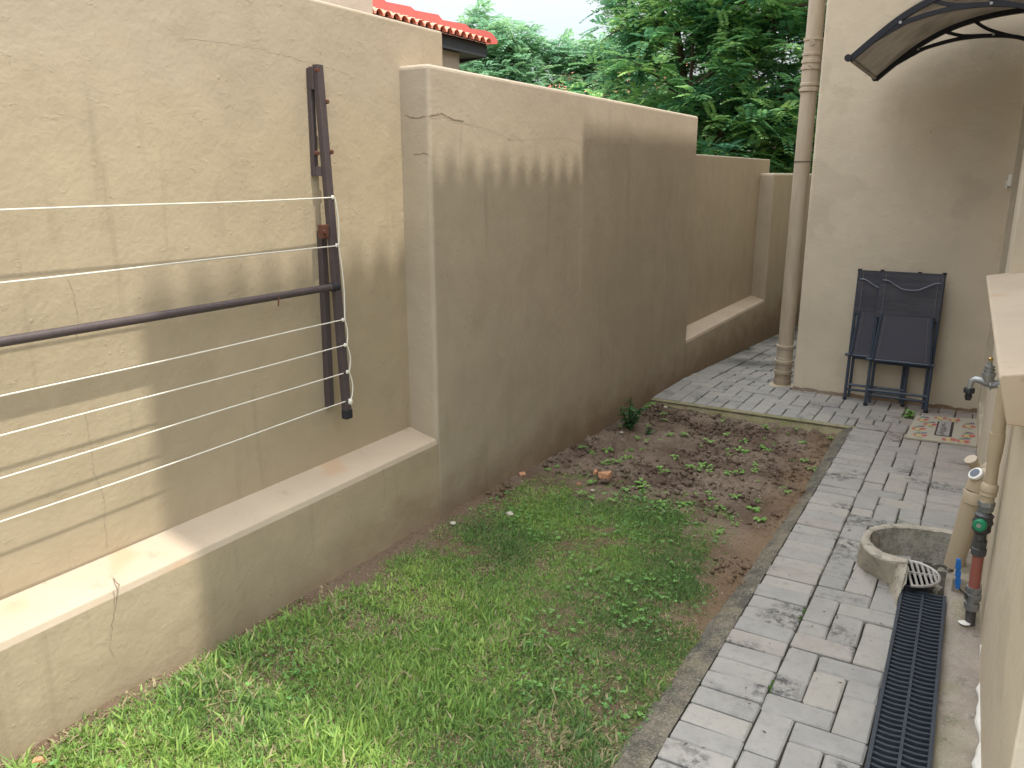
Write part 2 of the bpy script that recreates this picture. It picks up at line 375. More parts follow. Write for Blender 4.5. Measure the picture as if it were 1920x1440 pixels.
me = arr_mesh('soil', V, F, M['soil']); me.shade_smooth(); tag(lnk('soil', me), kind='structure')
def hgt(x, y): return float(soil_h(np.array(x), np.array(y)))

# ------------------------------------------------------------------ boundary wall
bw = thing('boundary_wall', 'long tan plastered garden wall with stepped top, recessed bays and sloping ledges', 'wall', (-2.2, 3, 0))
T = shift(bw)
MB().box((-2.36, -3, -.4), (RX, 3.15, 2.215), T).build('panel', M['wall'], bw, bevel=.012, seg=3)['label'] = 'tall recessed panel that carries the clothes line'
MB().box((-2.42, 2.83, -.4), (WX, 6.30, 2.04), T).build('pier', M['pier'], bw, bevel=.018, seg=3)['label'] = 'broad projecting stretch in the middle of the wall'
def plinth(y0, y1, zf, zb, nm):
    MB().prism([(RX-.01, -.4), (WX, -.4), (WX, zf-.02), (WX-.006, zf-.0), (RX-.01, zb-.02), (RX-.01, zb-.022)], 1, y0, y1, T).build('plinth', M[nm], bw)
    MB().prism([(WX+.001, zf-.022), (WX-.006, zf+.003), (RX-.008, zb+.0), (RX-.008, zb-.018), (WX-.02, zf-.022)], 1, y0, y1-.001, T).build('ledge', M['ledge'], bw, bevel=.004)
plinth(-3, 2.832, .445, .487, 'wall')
MB().box((-2.36, 6.2, -.5), (RX, 9.30, 1.775), T).build('panel', M['pier'], bw, bevel=.012, seg=3)
plinth(6.29, 8.90, .300, .345, 'pier')
MB().box((-2.42, 8.90, -.6), (WX, 15, 1.63), T).build('pier', M['pier'], bw, bevel=.03, seg=3)
def crack(pts, x, wd=.003, mat='crack', jag=.0035, axis=0):
    wd *= .75
    P = [on_x(u, v, x) if axis == 0 else (on_y(u, v, x) if axis == 1 else on_z(u, v, x)) for u, v in pts]
    Q = []
    for a, b in zip(P, P[1:]):
        k = max(2, int((b-a).length/.012))
        for i in range(k): Q.append(a.lerp(b, i/k)+Vector([random.uniform(-jag, jag) if j != axis else 0 for j in range(3)]))
    Q.append(P[-1]); vs = []; off = Vector([.0012 if j == axis else 0 for j in range(3)])*(1 if axis != 1 else -1)
    for i, q in enumerate(Q):
        d = (Q[min(i+1, len(Q)-1)]-Q[max(0, i-1)]); nrm = Vector([1 if j == axis else 0 for j in range(3)]); s_ = d.cross(nrm).normalized()
        ww = wd*random.uniform(.35, 1)*(.15 if i in (0, len(Q)-1) else 1)
        vs += [T @ (q+off+s_*ww), T @ (q+off-s_*ww)]
    fs = [(2*i, 2*i+1, 2*i+3, 2*i+2) for i in range(len(Q)-1)]
    MB().add(vs, fs).build('crack', M[mat], bw)
crack([(800, 218), (830, 213), (845, 222), (870, 228)], WX, .004)
crack([(800, 222), (832, 218), (850, 228), (890, 236)], WX, .002, 'chip')
crack([(845, 222), (905, 240), (960, 262), (1010, 262), (1060, 258), (1090, 270)], WX, .0007)
crack([(880, 235), (900, 262), (912, 300)], WX, .0008, 'faint'); crack([(1100, 262), (1125, 275), (1150, 270), (1190, 280)], WX, .0008, 'faint'); crack([(930, 248), (950, 262), (965, 255), (985, 268)], WX, .001, 'chip'); crack([(1030, 270), (1048, 262), (1066, 282)], WX, .001, 'chip')
crack([(758, 217), (778, 221), (800, 219)], 2.83, .004, axis=1)
crack([(775, 291), (790, 287), (806, 292)], 2.83, .003, axis=1); crack([(806, 292), (815, 296)], WX, .002)
crack([(866, 230), (862, 300), (868, 335)], WX, .0012)
crack([(755, 190), (757, 260), (760, 330), (766, 470), (772, 640), (776, 790)], RX, .003, 'crack', .002)
crack([(212, 1104), (216, 1140), (210, 1170), (206, 1215), (216, 1235)], WX, .0014)
crack([(210, 1083), (218, 1090), (224, 1104)], .462, .004, axis=2)
crack([(718, 876), (722, 905), (719, 945)], WX, .0012)
crack([(125, 520), (140, 560), (146, 600), (142, 640)], RX, .0012, 'faint')
crack([(160, 770), (175, 880), (195, 940), (200, 1030)], RX, .0010, 'faint')
crack([(310, 50), (350, 72), (440, 82), (510, 96), (575, 115), (630, 130), (665, 145)], RX, .0012, 'chip')


# ------------------------------------------------------------------ house (right) with its two-storey body and tiled eave
hs = thing('house', 'tan plastered house with side wing, recessed door and sloping window sill', 'house', (.1, 6.38, 0))
T = shift(hs)
hs_w = MB().box((-1.205, 6.36, -.5), (7, 13, 5.6), T).build('wing_wall', M['house'], hs, bevel=.02, seg=3)
ang = math.atan(.0265)
FR = Matrix.Translation((.052, 6.38, 0)) @ Matrix.Rotation(-ang-math.pi/2, 4, 'Z')   # x: towards the camera along the wall; y: inwards is +y? fixed below
a_dir = Vector((.0265, -1, 0)).normalized(); in_dir = Vector((1, .0265, 0)).normalized()
FR = Matrix(((a_dir.x, in_dir.x, 0, .052), (a_dir.y, in_dir.y, 0, 6.38), (0, 0, 1, 0), (0, 0, 0, 1)))
TF = T @ FR
mb = MB()
for (s0, s1, z0, z1, d0) in [(-.1, .19, -.4, 5.8, 0), (.19, 1.04, -.4, .11, -.004), (.19, 1.04, 2.13, 5.8, 0), (1.04, 1.52, -.4, 5.8, 0),
                              (1.52, 3.9, -.4, 1.06, 0), (1.52, 3.9, 2.1, 5.8, 0), (3.9, 4.62, -.4, 5.8, 0)]:
    mb.box((s0, d0, z0), (s1, .28, z1), TF)
mb.build('side_wall', M['house'], hs)
MB().box((3.47, -.006, -.3), (4.62, .1, 1.0), TF).build('render_patch', M['house'], hs, bevel=.004)
dr = MB().box((.20, .10, .12), (1.03, .14, 2.12), TF).build('door', M['door'], hs)
wf = MB(); 
for a, b in [((1.53, .12, 1.08), (1.59, .17, 2.09)), ((3.83, .12, 1.08), (3.89, .17, 2.09)), ((1.59, .12, 1.08), (3.83, .17, 1.14)), ((1.59, .12, 2.03), (3.83, .17, 2.09)), ((2.68, .12, 1.14), (2.74, .17, 2.03))]: wf.box(a, b, TF)
wf = wf.build('window', M['white'], hs); MB().box((1.59, .14, 1.14), (3.83, .15, 2.03), TF).build('pane', M['glass'], wf)
MB().prism([(-.066, .965), (-.10, 1.09), (-.094, 1.098), (.13, 1.14), (.13, .965)], 0, 1.46, 3.965, TF).build('window_sill', M['ledge'], hs, bevel=.009, seg=3)
MB().box((2.0, .6, -.4), (4.6, 7, 5.6), TF).build('inner_block', M['house'], hs)
# tiled eave: wavy tile edge, roof rising away from the garden
def tiled_roof(x0, z0, x1, z1, y0, y1, pitch, amp, mat, name, parent, T, steps=3, ny_per=8):
    ny_ = int((y1-y0)/pitch*ny_per); nx_ = steps
    vs = []; fs = []
    rows = []
    for k in range(steps):
        ta, tb = k/steps, (k+1)/steps; lift = .02
        for t, l in ((ta, lift if k else lift), (tb, .0)):
            row = []
            for j in range(ny_+1):
                y = y0+(y1-y0)*j/ny_; ph = ((y-y0)/pitch) % 1
                hgt_ = amp*max(0, math.sin(math.pi*ph))**.8
                row.append(len(vs)); vs.append(T @ Vector((x0+(x1-x0)*t, y, z0+(z1-z0)*t+hgt_+l)))
            rows.append(row)
    for a, b in zip(rows, rows[1:]):
        for j in range(ny_): fs.append((a[j], a[j+1], b[j+1], b[j]))
    # closed underside
    base = [len(vs)+i for i in range(4)]
    vs += [T @ Vector(p) for p in [(x0, y0, z0-.01), (x1, y0, z1-.01), (x1, y1, z1-.01), (x0, y1, z0-.01)]]
    fs.append(tuple(base))
    return MB().add(vs, fs).build(name, mat, parent, fix=False)
tiled_roof(-.35, 5.755, 3.6, 7.2, 1.52, 4.27, .153, .115, M['tile'], 'roof', hs, T, 9)
MB().box((-.28, 1.55, 5.55), (.2, 4.27, 5.735), T).build('eave_board', M['fascia'], hs)
MB().box((-.35, 4.275, 5.62), (7, 6.6, 6.075), T).build('parapet', M['house'], hs)
MB().box((-1.45, 6.62, 5.6), (7, 13.2, 6.1), T).build('wing_eave', M['fascia'], hs)
# downpipe at the corner
dn = thing('downpipe', 'thick beige downpipe with ribbed collars at the house corner', 'pipe', (-1.30, 6.47, 0)); T = shift(dn)
B0 = T @ Vector((-1.306, 6.47, -.03)); B1 = T @ Vector((-1.285, 6.47, 3.3))
r = .058
pf = [(0, r+.022), (.035, r+.020), (.04, r+.006), (.10, r+.006), (.125, r+.006), (.128, r+.012), (.15, r+.014), (.153, r+.022), (.175, r+.022), (.18, r+.010), (.235, r+.008), (.24, r+.02), (.262, r+.02), (.267, r+.006), (.32, r+.006), (.325, r+.012), (.35, r+.012), (.353, r+.004), (.37, r+.004), (.374, r+.016), (.395, r+.016), (.40, r), (2.20, r)]
pf = [(.0, r+.008), (.07, r+.008), (.073, r+.004), (.115, r+.004), (.118, r+.013), (.14, r+.013), (.143, r+.004), (.20, r+.004), (.203, r+.016), (.225, r+.016), (.228, r+.005), (.245, r+.005), (.248, r+.002), (.31, r+.002), (.313, r+.006), (.325, r+.006), (.328, r+.012), (.345, r+.012), (.348, r), (2.22, r)]
z0 = 2.22
for dz, rr in [(.0, .013), (.02, .013), (.023, .003), (.035, .003), (.038, .010), (.055, .010), (.058, .005), (.145, .005), (.148, .013), (.17, .013), (.173, .006), (.19, .006), (.193, .013), (.215, .013), (.218, .006), (.24, .006), (.243, .012), (.26, .012), (.263, .005), (.34, .005), (.343, .012), (.36, .012), (.363, 0.0), (1.0, 0.0)]:
    pf.append((z0+.005+dz, r+rr))
MB().lathe(pf, B0, B1, 28).build('pipe', M['dpipe'], dn, smooth=True)
for zc in (2.36, 2.52):
    c = T @ Vector((-1.315, 6.41, zc)); dd = Vector((.02, -1, 0)).normalized(); c = T @ (Vector((-1.288, 6.47, zc))+dd*(r+.006))
    sd_ = MB().tube([c-dd*.01, c+dd*.008], .019, 14).build('inspection_stud', M['dpipe'], dn, smooth=True); MB().tube([c+dd*.0082, c+dd*.0088], .010, 12).build('stud_hole', M['nwall'], sd_)
MB().lathe([(0, r+.004), (.006, r+.004)], T @ Vector((-1.296, 6.47, 1.70)), T @ Vector((-1.296, 6.47, 2)), 24).build('clamp', M['steel'], dn)
MB().lathe([(0, r+.045), (.004, r+.04), (.012, r+.008)], T @ Vector((-1.306, 6.47, -.012)), T @ Vector((-1.306, 6.47, 1)), 24).build('base_collar', M['pipe'], dn)
# little white box on the wing wall
jb = thing('junction_box', 'small white plastic box on the house wall near the door corner', 'electrical box', (.055, 6.355, 1.57)); 
MB().box((-.022, -.02, -.035), (.012, 0, .04)).build('cover', M['white'], jb, bevel=.003)
MB().box((-.030, -.014, -.05), (-.0225, 0, .0)).build('hinge_tab', M['white'], jb)

# ------------------------------------------------------------------ canopy over the door
cn = thing('door_canopy', 'arched smoked plastic canopy on dark curved brackets above the door', 'canopy', (.06, 5.65, 2.4)); T = shift(cn)
prof = [(-.815, 2.236), (-.70, 2.335), (-.58, 2.428), (-.45, 2.50), (-.325, 2.545), (-.175, 2.577), (-.017, 2.592), (.065, 2.594)]
def smooth_prof(p, k=4):
    Q = []
    for i in range(len(p)-1):
        p0 = p[max(i-1, 0)]; p1 = p[i]; p2 = p[i+1]; p3 = p[min(i+2, len(p)-1)]
        for j in range(k):
            t = j/k; Q.append(tuple(.5*((2*p1[c])+(-p0[c]+p2[c])*t+(2*p0[c]-5*p1[c]+4*p2[c]-p3[c])*t*t+(-p0[c]+3*p1[c]-3*p2[c]+p3[c])*t**3) for c in range(len(p1))))
    Q.append(tuple(p[-1])); return Q
SP = smooth_prof(prof)
vs = []; fs = []
for x, z in SP:
    for y in (5.09, 6.21): vs += [T @ Vector((x, y, z+.004)), T @ Vector((x, y, z+.012))]
for i in range(len(SP)-1):
    a = 4*i; fs += [(a, a+4, a+6, a+2), (a+1, a+3, a+7, a+5), (a, a+1, a+5, a+4), (a+2, a+6, a+7, a+3)]
fs += [(0, 2, 3, 1), (4*len(SP)-4, 4*len(SP)-3, 4*len(SP)-1, 4*len(SP)-2)]
MB().add(vs, fs).build('panel', M['poly'], cn)
def strip(pts, y, w_, th, mb):   # flat bracket bar in a plane of constant y
    vs = []; n_ = len(pts)
    for i, (x, z) in enumerate(pts):
        a = Vector(pts[max(0, i-1)]); b = Vector(pts[min(n_-1, i+1)]); d = (b-a).normalized(); nn = Vector((-d.y, d.x))
        ww = w_[i] if isinstance(w_, list) else w_
        for s_ in (-1, 1):
            for yy in (y-th, y+th): vs.append(T @ Vector((x+nn.x*s_*ww, yy, z+nn.y*s_*ww)))
    fs = []
    for i in range(n_-1):
        a = 4*i; fs += [(a, a+1, a+5, a+4), (a+2, a+6, a+7, a+3), (a, a+4, a+6, a+2), (a+1, a+3, a+7, a+5)]
    fs += [(0, 2, 3, 1), (4*n_-4, 4*n_-3, 4*n_-1, 4*n_-2)]
    mb.add(vs, fs)
for yb in (5.10, 6.20):
    mb = MB(); strip([(x, z-.012) for x, z in SP], yb, .015, .018, mb)
    low = smooth_prof([(-.70, 2.316), (-.60, 2.372), (-.525, 2.405), (-.368, 2.44), (-.209, 2.449), (-.06, 2.435), (.03, 2.405), (.055, 2.37)])
    strip(low, yb, .011, .014, mb)
    strip(smooth_prof([(-.43, 2.49), (-.33, 2.46), (-.2, 2.452)]), yb, .009, .012, mb)
    strip(smooth_prof([(-.28, 2.545), (-.2, 2.49), (-.10, 2.45), (-.0, 2.42)]), yb, .009, .012, mb)
    mb.box((.035, yb-.025, 2.30), (.065, yb+.025, 2.60), T)
    mb.build('bracket', M['navy'], cn)
    for (x, z) in ((-.575, 2.395), (-.16, 2.45)):
        p = T @ Vector((x, yb-.019, z)); MB().tube([p, p-Vector((0, .004, 0))], .008, 10).build('screw_cap', M['chrome'], cn)
MB().tube([T @ Vector((-.82, 5.085, 2.236)), T @ Vector((-.82, 6.215, 2.236))], .013, 8).build('front_lip', M['poly'], cn)
for y in (5.085, 6.205): MB().tube([T @ Vector((-.822, y-.012, 2.234)), T @ Vector((-.822, y+.014, 2.234))], .019, 12).build('end_cap', M['navy'], cn)

# ------------------------------------------------------------------ paving
pv = MB().add([(-2.06, 5.53, -.045), (.12, 5.53, -.045), (.12, 6.4, -.045), (-2.06, 6.4, -.045), (-.65, .4, -.045), (.2, .4, -.045), (.2, 5.53, -.045), (-.65, 5.53, -.045), (-2.06, 6.4, -.045), (-1.15, 6.4, -.045), (-1.15, 13, -.42), (-2.06, 13, -.42)],
              [(0, 1, 2, 3), (4, 5, 6, 7), (8, 9, 10, 11)]).build('paving', M['bed'], fix=False)
# bedding just below the paver tops
for v_ in pv.data.vertices: v_.co.z += .029
tag(pv, kind='structure')
pcache = {}
def paver_mesh(w_, l_, var):
    key = (round(w_, 3), round(l_, 3), var)
    if key in pcache: return pcache[key]
    rs = random.Random(hash(key) & 0xffff); gx, gy = .0027, .0027; c = .0042+rs.random()*.003
    x1, y1 = w_/2-gx, l_/2-gy; j = lambda a: a+rs.uniform(-.0022, .0022)
    bot = [(-x1, -y1), (x1, -y1), (x1, y1), (-x1, y1)]
    def ring(dx, z, k):   # rounded-corner ring with edge midpoints
        q = []
        for (sx, sy) in ((-1, -1), (1, -1), (1, 1), (-1, 1)):
            cx, cy = sx*(x1-dx), sy*(y1-dx)
            if (sx*sy) > 0: q += [(cx, cy-sy*k), (cx-sx*k, cy)]
            else: q += [(cx-sx*k, cy), (cx, cy-sy*k)]
        return [(j(a), j(b), z) for a, b in q]
    vs = ring(0, -.05, .003)+ring(0, -c*.9, .004+rs.random()*.004)+ring(c, 0, .005)
    fs = [(8*r_+i, 8*r_+(i+1) % 8, 8*r_+8+(i+1) % 8, 8*r_+8+i) for r_ in (0, 1) for i in range(8)]+[tuple(range(16, 24))]
    me_ = bpy.data.meshes.new('paver'); me_.from_pydata(vs, [], fs); me_.materials.append(M['paver']); pcache[key] = me_
    return me_
pieces = []
def piece(x0, x1, y0, y1):
    if x1-x0 < .03 or y1-y0 < .03: return
    pieces.append((x0, x1, y0, y1))
U, PY = .104, .1025
def herring(x0, x1, y0, y1, ox, oy, bounds=None):
    i0 = int((x0-ox)/U)-3; i1 = int((x1-ox)/U)+3; j0 = int((y0-oy)/PY)-3; j1 = int((y1-oy)/PY)+3
    for i in range(i0, i1):
        for j in range(j0, j1):
            k = (i+j) % 4
            if k == 0: a, b, c_, d = i, i+2, j, j+1
            elif k == 2: a, b, c_, d = i, i+1, j, j+2
            else: continue
            X0, X1, Y0, Y1 = max(x0, ox+a*U), min(x1, ox+b*U), max(y0, oy+c_*PY), min(y1, oy+d*PY)
            piece(X0, X1, Y0, Y1)
y = 1.03
while y < 5.5:
    piece(-.645, -.441, y, min(y+.0978, 5.56)); y += .0978
OY = 2.065-2*PY     # k==2 must fall on j=0 for column 0
herring(-.441, -.129, 1.03, 5.56, -.441, 2.065+2*PY)
y = 3.70
while y < 5.5: piece(-.129, .078, y, min(y+.0985, 5.56)); y += .0985
x = -2.05
while x < -.66: piece(x, min(x+.104, -.64), 5.56, 5.765); x += .104
herring(-.64, .062, 5.56, 5.765, -.64, 5.56)
herring(-2.05, .062, 5.765, 6.318, -2.05, 5.765)
y = 6.318
while y < 10.5: piece(-2.05, -1.845, y, y+.101); y += .101
herring(-1.845, -1.22, 6.318, 10.5, -1.845, 6.318)
def pdist(p): return (p[0]+p[1])**2/4+(p[2]+p[3])**2/4
def visible(p):
    q = Vector(((p[0]+p[1])/2, (p[2]+p[3])/2, 0))-Vector((0, 0, CAM_H)); d = q.dot(fw)
    if d <= .1: return False
    u, v = 960+FPX*q.dot(rt)/d, 720-FPX*q.dot(up)/d
    return -60 < u < 1980 and v < 1520
pieces = [p for p in pieces if visible(p)]
pieces.sort(key=pdist)
stuff = MB()
for idx, (x0, x1, y0, y1) in enumerate(pieces):
    cx, cy = (x0+x1)/2, (y0+y1)/2
    z = -.06*max(0, cy-6.3) + random.uniform(-.003, .003)
    w_, l_ = x1-x0, y1-y0; rot = random.uniform(-.014, .014); tl = (random.uniform(-.011, .011), random.uniform(-.011, .011))
    if idx < 300:
        if w_ > l_ and l_ < .11 and w_ > .19: me_ = paver_mesh(l_, w_, random.randint(0, 4)); rz = math.pi/2
        else: me_ = paver_mesh(w_, l_, random.randint(0, 4) if l_ > .19 else random.randint(0, 1)); rz = 0
        o = bpy.data.objects.new('paver', me_); C.objects.link(o); o.parent = pv
        o.location = (cx, cy, z); o.rotation_euler = (tl[0]-(.06 if cy > 6.35 else 0), tl[1], rz+rot)
    else: stuff.box((x0+.003, y0+.003, z-.05), (x1-.003, y1-.003, z))
if stuff.v: stuff.build('far_pavers', M['paver'], pv, kind='stuff')
# moss and crumbs in the joints
mo = MB()
for (u, v, s_) in [(1508, 1146, .022), (1500, 1160, .014), (1450, 1285, .02), (1447, 1300, .016), (1446, 1290, .012), (1683, 975, .01), (1740, 800, .01), (1700, 770, .02), (1600, 745, .018), (1545, 738, .014)]:
    p = on_z(u, v, -.006)
    for k in range(9):
        q = p+Vector((random.gauss(0, .003), random.gauss(0, s_*.6), 0)); a = random.random()*6
        mo.add([q+Vector((math.cos(a+t)*.006, math.sin(a+t)*.006, 0)) for t in (0, 2.1, 4.2)]+[q+Vector((0, 0, .008))], [(0, 1, 3), (1, 2, 3), (2, 0, 3)])
mm = simple('moss', (.06, .12, .025), .95, var=.4, sc=100)
tag(mo.build('joint_moss', mm), 'tufts of bright green moss in the joints of the paved path', 'moss', kind='stuff')
yd = MB(); yd.add([(-.64, -14, -.004), (9, -14, -.004), (9, 1.03, -.004), (-.64, 1.03, -.004)], [(0, 1, 2, 3)]); yd.add([(-2.05, -14, -.03), (-.66, -14, -.03), (-.66, .46, -.03), (-2.05, .46, -.03)], [(0, 1, 2, 3)])  # unseen paving behind the camera, added to bounce sunlight onto the wing wall
yo = tag(yd.build('bounce_yard', M['paver'], fix=False), kind='structure')
# kerb haunching between bed and path
def kerb_strip(name, pts_in, pts_out, zi, zo, mat):
    vs = []; n_ = len(pts_in); K = 7
    for i in range(n_):
        for k in range(K):
            t = k/(K-1); p = Vector(pts_in[i]).lerp(Vector(pts_out[i]), t)
            j_ = .010*math.sin(t*math.pi) if 0 < k < K-1 else 0
            vs.append((p.x+random.uniform(-.003, .003)*(k > 0), p.y, zi+(zo-zi)*t**1.6+random.uniform(-1, 1)*j_*.6))
    fs = [(i*K+k, i*K+k+1, (i+1)*K+k+1, (i+1)*K+k) for i in range(n_-1) for k in range(K-1)]
    o = MB().add(vs, fs).build(name, mat, smooth=False); o.data.shade_smooth(); return tag(o, kind='structure')
ys = np.linspace(.6, 5.56, 170)
def kw(y): return float(np.interp(y, [.6, 1.6, 1.9, 2.3, 2.75, 3.3, 4, 5.2, 5.56], [.18, .165, .14, .108, .112, .08, .06, .075, .065]))+.018*(float(fbm(np.array(y*4.), np.array(3.), 8))-.45)*2
kerb_strip('kerb', [(-.646, y) for y in ys], [(-.646-kw(y), y) for y in ys], -.006, -.050, M['kerb'])
xs = np.linspace(-2.05, -.62, 60)
kerb_strip('kerb', [(x, 5.562) for x in xs], [(x, 5.50-.012*random.random()) for x in xs], -.004, -.10, M['edge'])

# ------------------------------------------------------------------ concrete apron, channel drain, gully
nx2, ny2 = 22, 130
X, Y = np.meshgrid(np.linspace(-.135, .20, nx2), np.linspace(.4, 3.75, ny2))
H = -.005+(fbm(X*9, Y*9, 21)-.47)*.03 + .055*np.exp(-(((X-.07)/.05)**2+((Y-3.24)/.10)**2)) + .05*np.clip((X-.02)/.02, 0, 1)*np.clip((Y-3.43)/.03, 0, 1)
V = np.stack([X, Y, np.where(X < -.0, -.12, H)], -1).reshape(-1, 3); I = np.arange(nx2*ny2).reshape(ny2, nx2)
F = np.stack([I[:-1, :-1], I[:-1, 1:], I[1:, 1:], I[1:, :-1]], -1).reshape(-1, 4)
V[:, 0] += np.where(V[:, 0] > -.02, 0, 0)
me = arr_mesh('concrete_apron', V, F, M['apron']); me.shade_smooth(); ap = tag(lnk('concrete_apron', me), kind='structure')
sp_ = MB(); pts = []
for i in range(60):
    y = .9+i*(3.0-.9)/59; xw = .052+.0265*(6.38-y)
    wd = .004+.05*max(0, float(fbm(np.array(y*9.), np.array(1.), 3))-.2)*(1 if y < 2.75 else .12)
    pts.append(((xw-wd, y, .006), (xw-wd*.8, y, .014), (xw+.01, y, .020)))
vs = [p for t in pts for p in t]; sp_.add(vs, [(3*i+k, 3*i+k+1, 3*i+4+k, 3*i+3+k) for i in range(59) for k in (0, 1)]).build('filler_smear', M['spill'], ap)
q = on_z(1808, 1168, .012); MB().lathe([(0, .02), (.003, .022), (.005, .012)], q, q+Vector((0, 0, 1)), 9).build('paint_blob', M['spill'], ap)

cd = thing('channel_drain', 'long black plastic channel drain grate set beside the path', 'drain', (-.134, 3.265, .014))
da = math.atan2(.021, 1.18); cd.rotation_euler = (0, 0, da)
LD, WD = 2.6, .144
MB().box((0, -LD, -.10), (WD, 0, -.055)).build('channel', M['void'], cd)
MB().box((-.008, -LD, -.1), (.004, .004, .022)).build('side_rail', M['dpl'], cd, bevel=.002)
MB().box((WD-.004, -LD, -.1), (WD+.008, .004, .022)).build('side_rail', M['dpl'], cd, bevel=.002)
MB().box((.0045, -.008, -.1), (WD-.0045, .003, .020)).build('end_rail', M['dpl'], cd)
MB().box((WD/2-.0045, -LD, -.03), (WD/2+.0045, -.0085, .0195)).build('centre_rib', M['dpl'], cd)
bme = None; k = 0; yy = -.021
while yy > -LD+.02:
    if bme is None:
        vs = []; K = 9
        for i in range(K):
            t = i/(K-1); x = .0045+(WD-.009)*t; bow = -.006*math.sin(math.pi*abs(t-.5)*2)
            for dy, z in ((-.0048, -.03), (-.0048, .0165), (.0048, .0165), (.0048, -.03)): vs.append((x, bow+dy, z))
        fs = [(4*i+a, 4*i+(a+1) % 4, 4*i+4+(a+1) % 4, 4*i+4+a) for i in range(K-1) for a in range(4)]
        b0 = MB().add(vs, fs).build('bar', M['dpl'], cd); b0.location = (0, yy, 0); bme = b0.data
    else:
        b_ = bpy.data.objects.new('bar', bme); C.objects.link(b_); b_.parent = cd; b_.location = (0, yy, 0)
    yy -= .0268

gl = thing('gully', 'rough concrete gully basin with a rounded rim beside the path', 'gully', (-.12, 3.5, 0)); T = shift(gl)
Z6 = lambda p, z: on_z(1560+p[0]/2.667, 660+p[1]/2.667, z)
zt = .12
OT = [(640, 902), (560, 886), (450, 872), (370, 865), (290, 862), (235, 867), (190, 882), (158, 905), (144, 935), (150, 962), (168, 985), (210, 1020), (280, 1045), (330, 1052), (378, 1056)]
IT = [(625, 916), (550, 902), (445, 889), (370, 882), (300, 880), (255, 884), (220, 893), (198, 908), (188, 928), (192, 948), (210, 967), (255, 997), (320, 1022), (350, 1030), (382, 1038)]
outer_t = [Z6(p, zt) for p in OT]; inner_t = [Z6(p, zt-.003) for p in IT]
OB = [None, None, None, None, None, None, (172, 985), (134, 1010), (122, 1040), (128, 1060), (145, 1080), (205, 1112), (262, 1152), (300, 1196), (324, 1285)]
outer_b = [Vector((a.x, a.y+.015, -.02)) if b is None else Z6(b, 0)-Vector((0, 0, .02)) for a, b in zip(outer_t, OB)]
cen = Vector((-.08, 3.5, 0))
inner_b = [Vector((p.x, p.y, 0)).lerp(cen, .20)+Vector((0, 0, -.03)) for p in inner_t]
rows = []
def jit(v, s_): return Vector((v.x+random.uniform(-s_, s_), v.y+random.uniform(-s_, s_), v.z+random.uniform(-s_, s_)))
def resample(P, k=3):
    return [Vector(p) for p in smooth_prof([tuple(p) for p in P], k)]
def ring_rows(A, B, n_, f=lambda t: t): return [[a.lerp(b, f(i/n_)) for a, b in zip(A, B)] for i in range(n_+1)]
A = resample(outer_b); B = resample(outer_t); Cc = resample(inner_t); D = resample(inner_b)
top1 = [b.lerp(c, .22)+Vector((0, 0, .006)) for b, c in zip(B, Cc)]; top2 = [b.lerp(c, .78)+Vector((0, 0, .005)) for b, c in zip(B, Cc)]
lo = [a.lerp(b, .93) for a, b in zip(A, B)]
R_ = ring_rows(A, lo, 5) + [B] + [top1, top2] + [Cc]
vs = [T @ jit(p, .0018) for r_ in R_ for p in r_]; nn_ = len(A)
fs = [(i*nn_+k, i*nn_+k+1, (i+1)*nn_+k+1, (i+1)*nn_+k) for i in range(len(R_)-1) for k in range(nn_-1)]
o = MB().add(vs, fs).build('rim', M['gully'], gl); o.data.shade_smooth()
R_ = ring_rows([c.copy() for c in Cc], D, 6, lambda t: t**.8)
vs = [T @ jit(p, .004 if 0 < i else 0.0018) for i, r_ in enumerate(R_) for p in r_]
fs = [(i*nn_+k, i*nn_+k+1, (i+1)*nn_+k+1, (i+1)*nn_+k) for i in range(len(R_)-1) for k in range(nn_-1)]
o = MB().add(vs, fs).build('basin', M['gullyin'], gl); o.data.shade_smooth()
fl = MB(); K = 24
vs = []
for j in range(K):
    for i in range(K):
        x = -.30+.46*i/(K-1); y = 3.14+.60*j/(K-1); vs.append(T @ Vector((x, y, -.018+random.uniform(-.006, .006))))
fl.add(vs, [(j*K+i, j*K+i+1, (j+1)*K+i+1, (j+1)*K+i) for j in range(K-1) for i in range(K-1)])
fo = fl.build('basin_floor', M['gullyin'], gl)
# block closing the right side against the house, and the skirt's end beside the grate
MB().box((.03, 3.40, -.05), (.14, 3.47, .060), T).build('step', M['apron'], gl, bevel=.01)
tp_c = [Z6(p, z) for p, z in [((300, 1048), .12), ((340, 1053), .121), ((377, 1060), .118), ((377, 1090), .100), ((376, 1125), .078), ((372, 1160), .060), ((352, 1182), .040)]]
bt_c = [Z6(p, -.004) for p in [(225, 1128), (255, 1150), (280, 1180), (298, 1210), (308, 1240), (316, 1268), (322, 1292)]]
rows_ = []
for i in range(7):
    t = i/6; rows_.append([T @ jit(a.lerp(b, t)+Vector((-.006*math.sin(math.pi*t), -.006*math.sin(math.pi*t), .004)), .0012) for a, b in zip(tp_c, bt_c)])
vs = [p for r_ in rows_ for p in r_]; fs = [(i*7+k, i*7+k+1, (i+1)*7+k+1, (i+1)*7+k) for i in range(6) for k in range(6)]
b0 = len(vs); vs += [T @ Vector((p.x+.001, p.y, -.03)) for p in tp_c]; fs += [(k, k+1, b0+k+1, b0+k) for k in range(6)]
o = MB().add(vs, fs).build('skirt', M['gully'], gl, fix=False); o.data.shade_smooth()
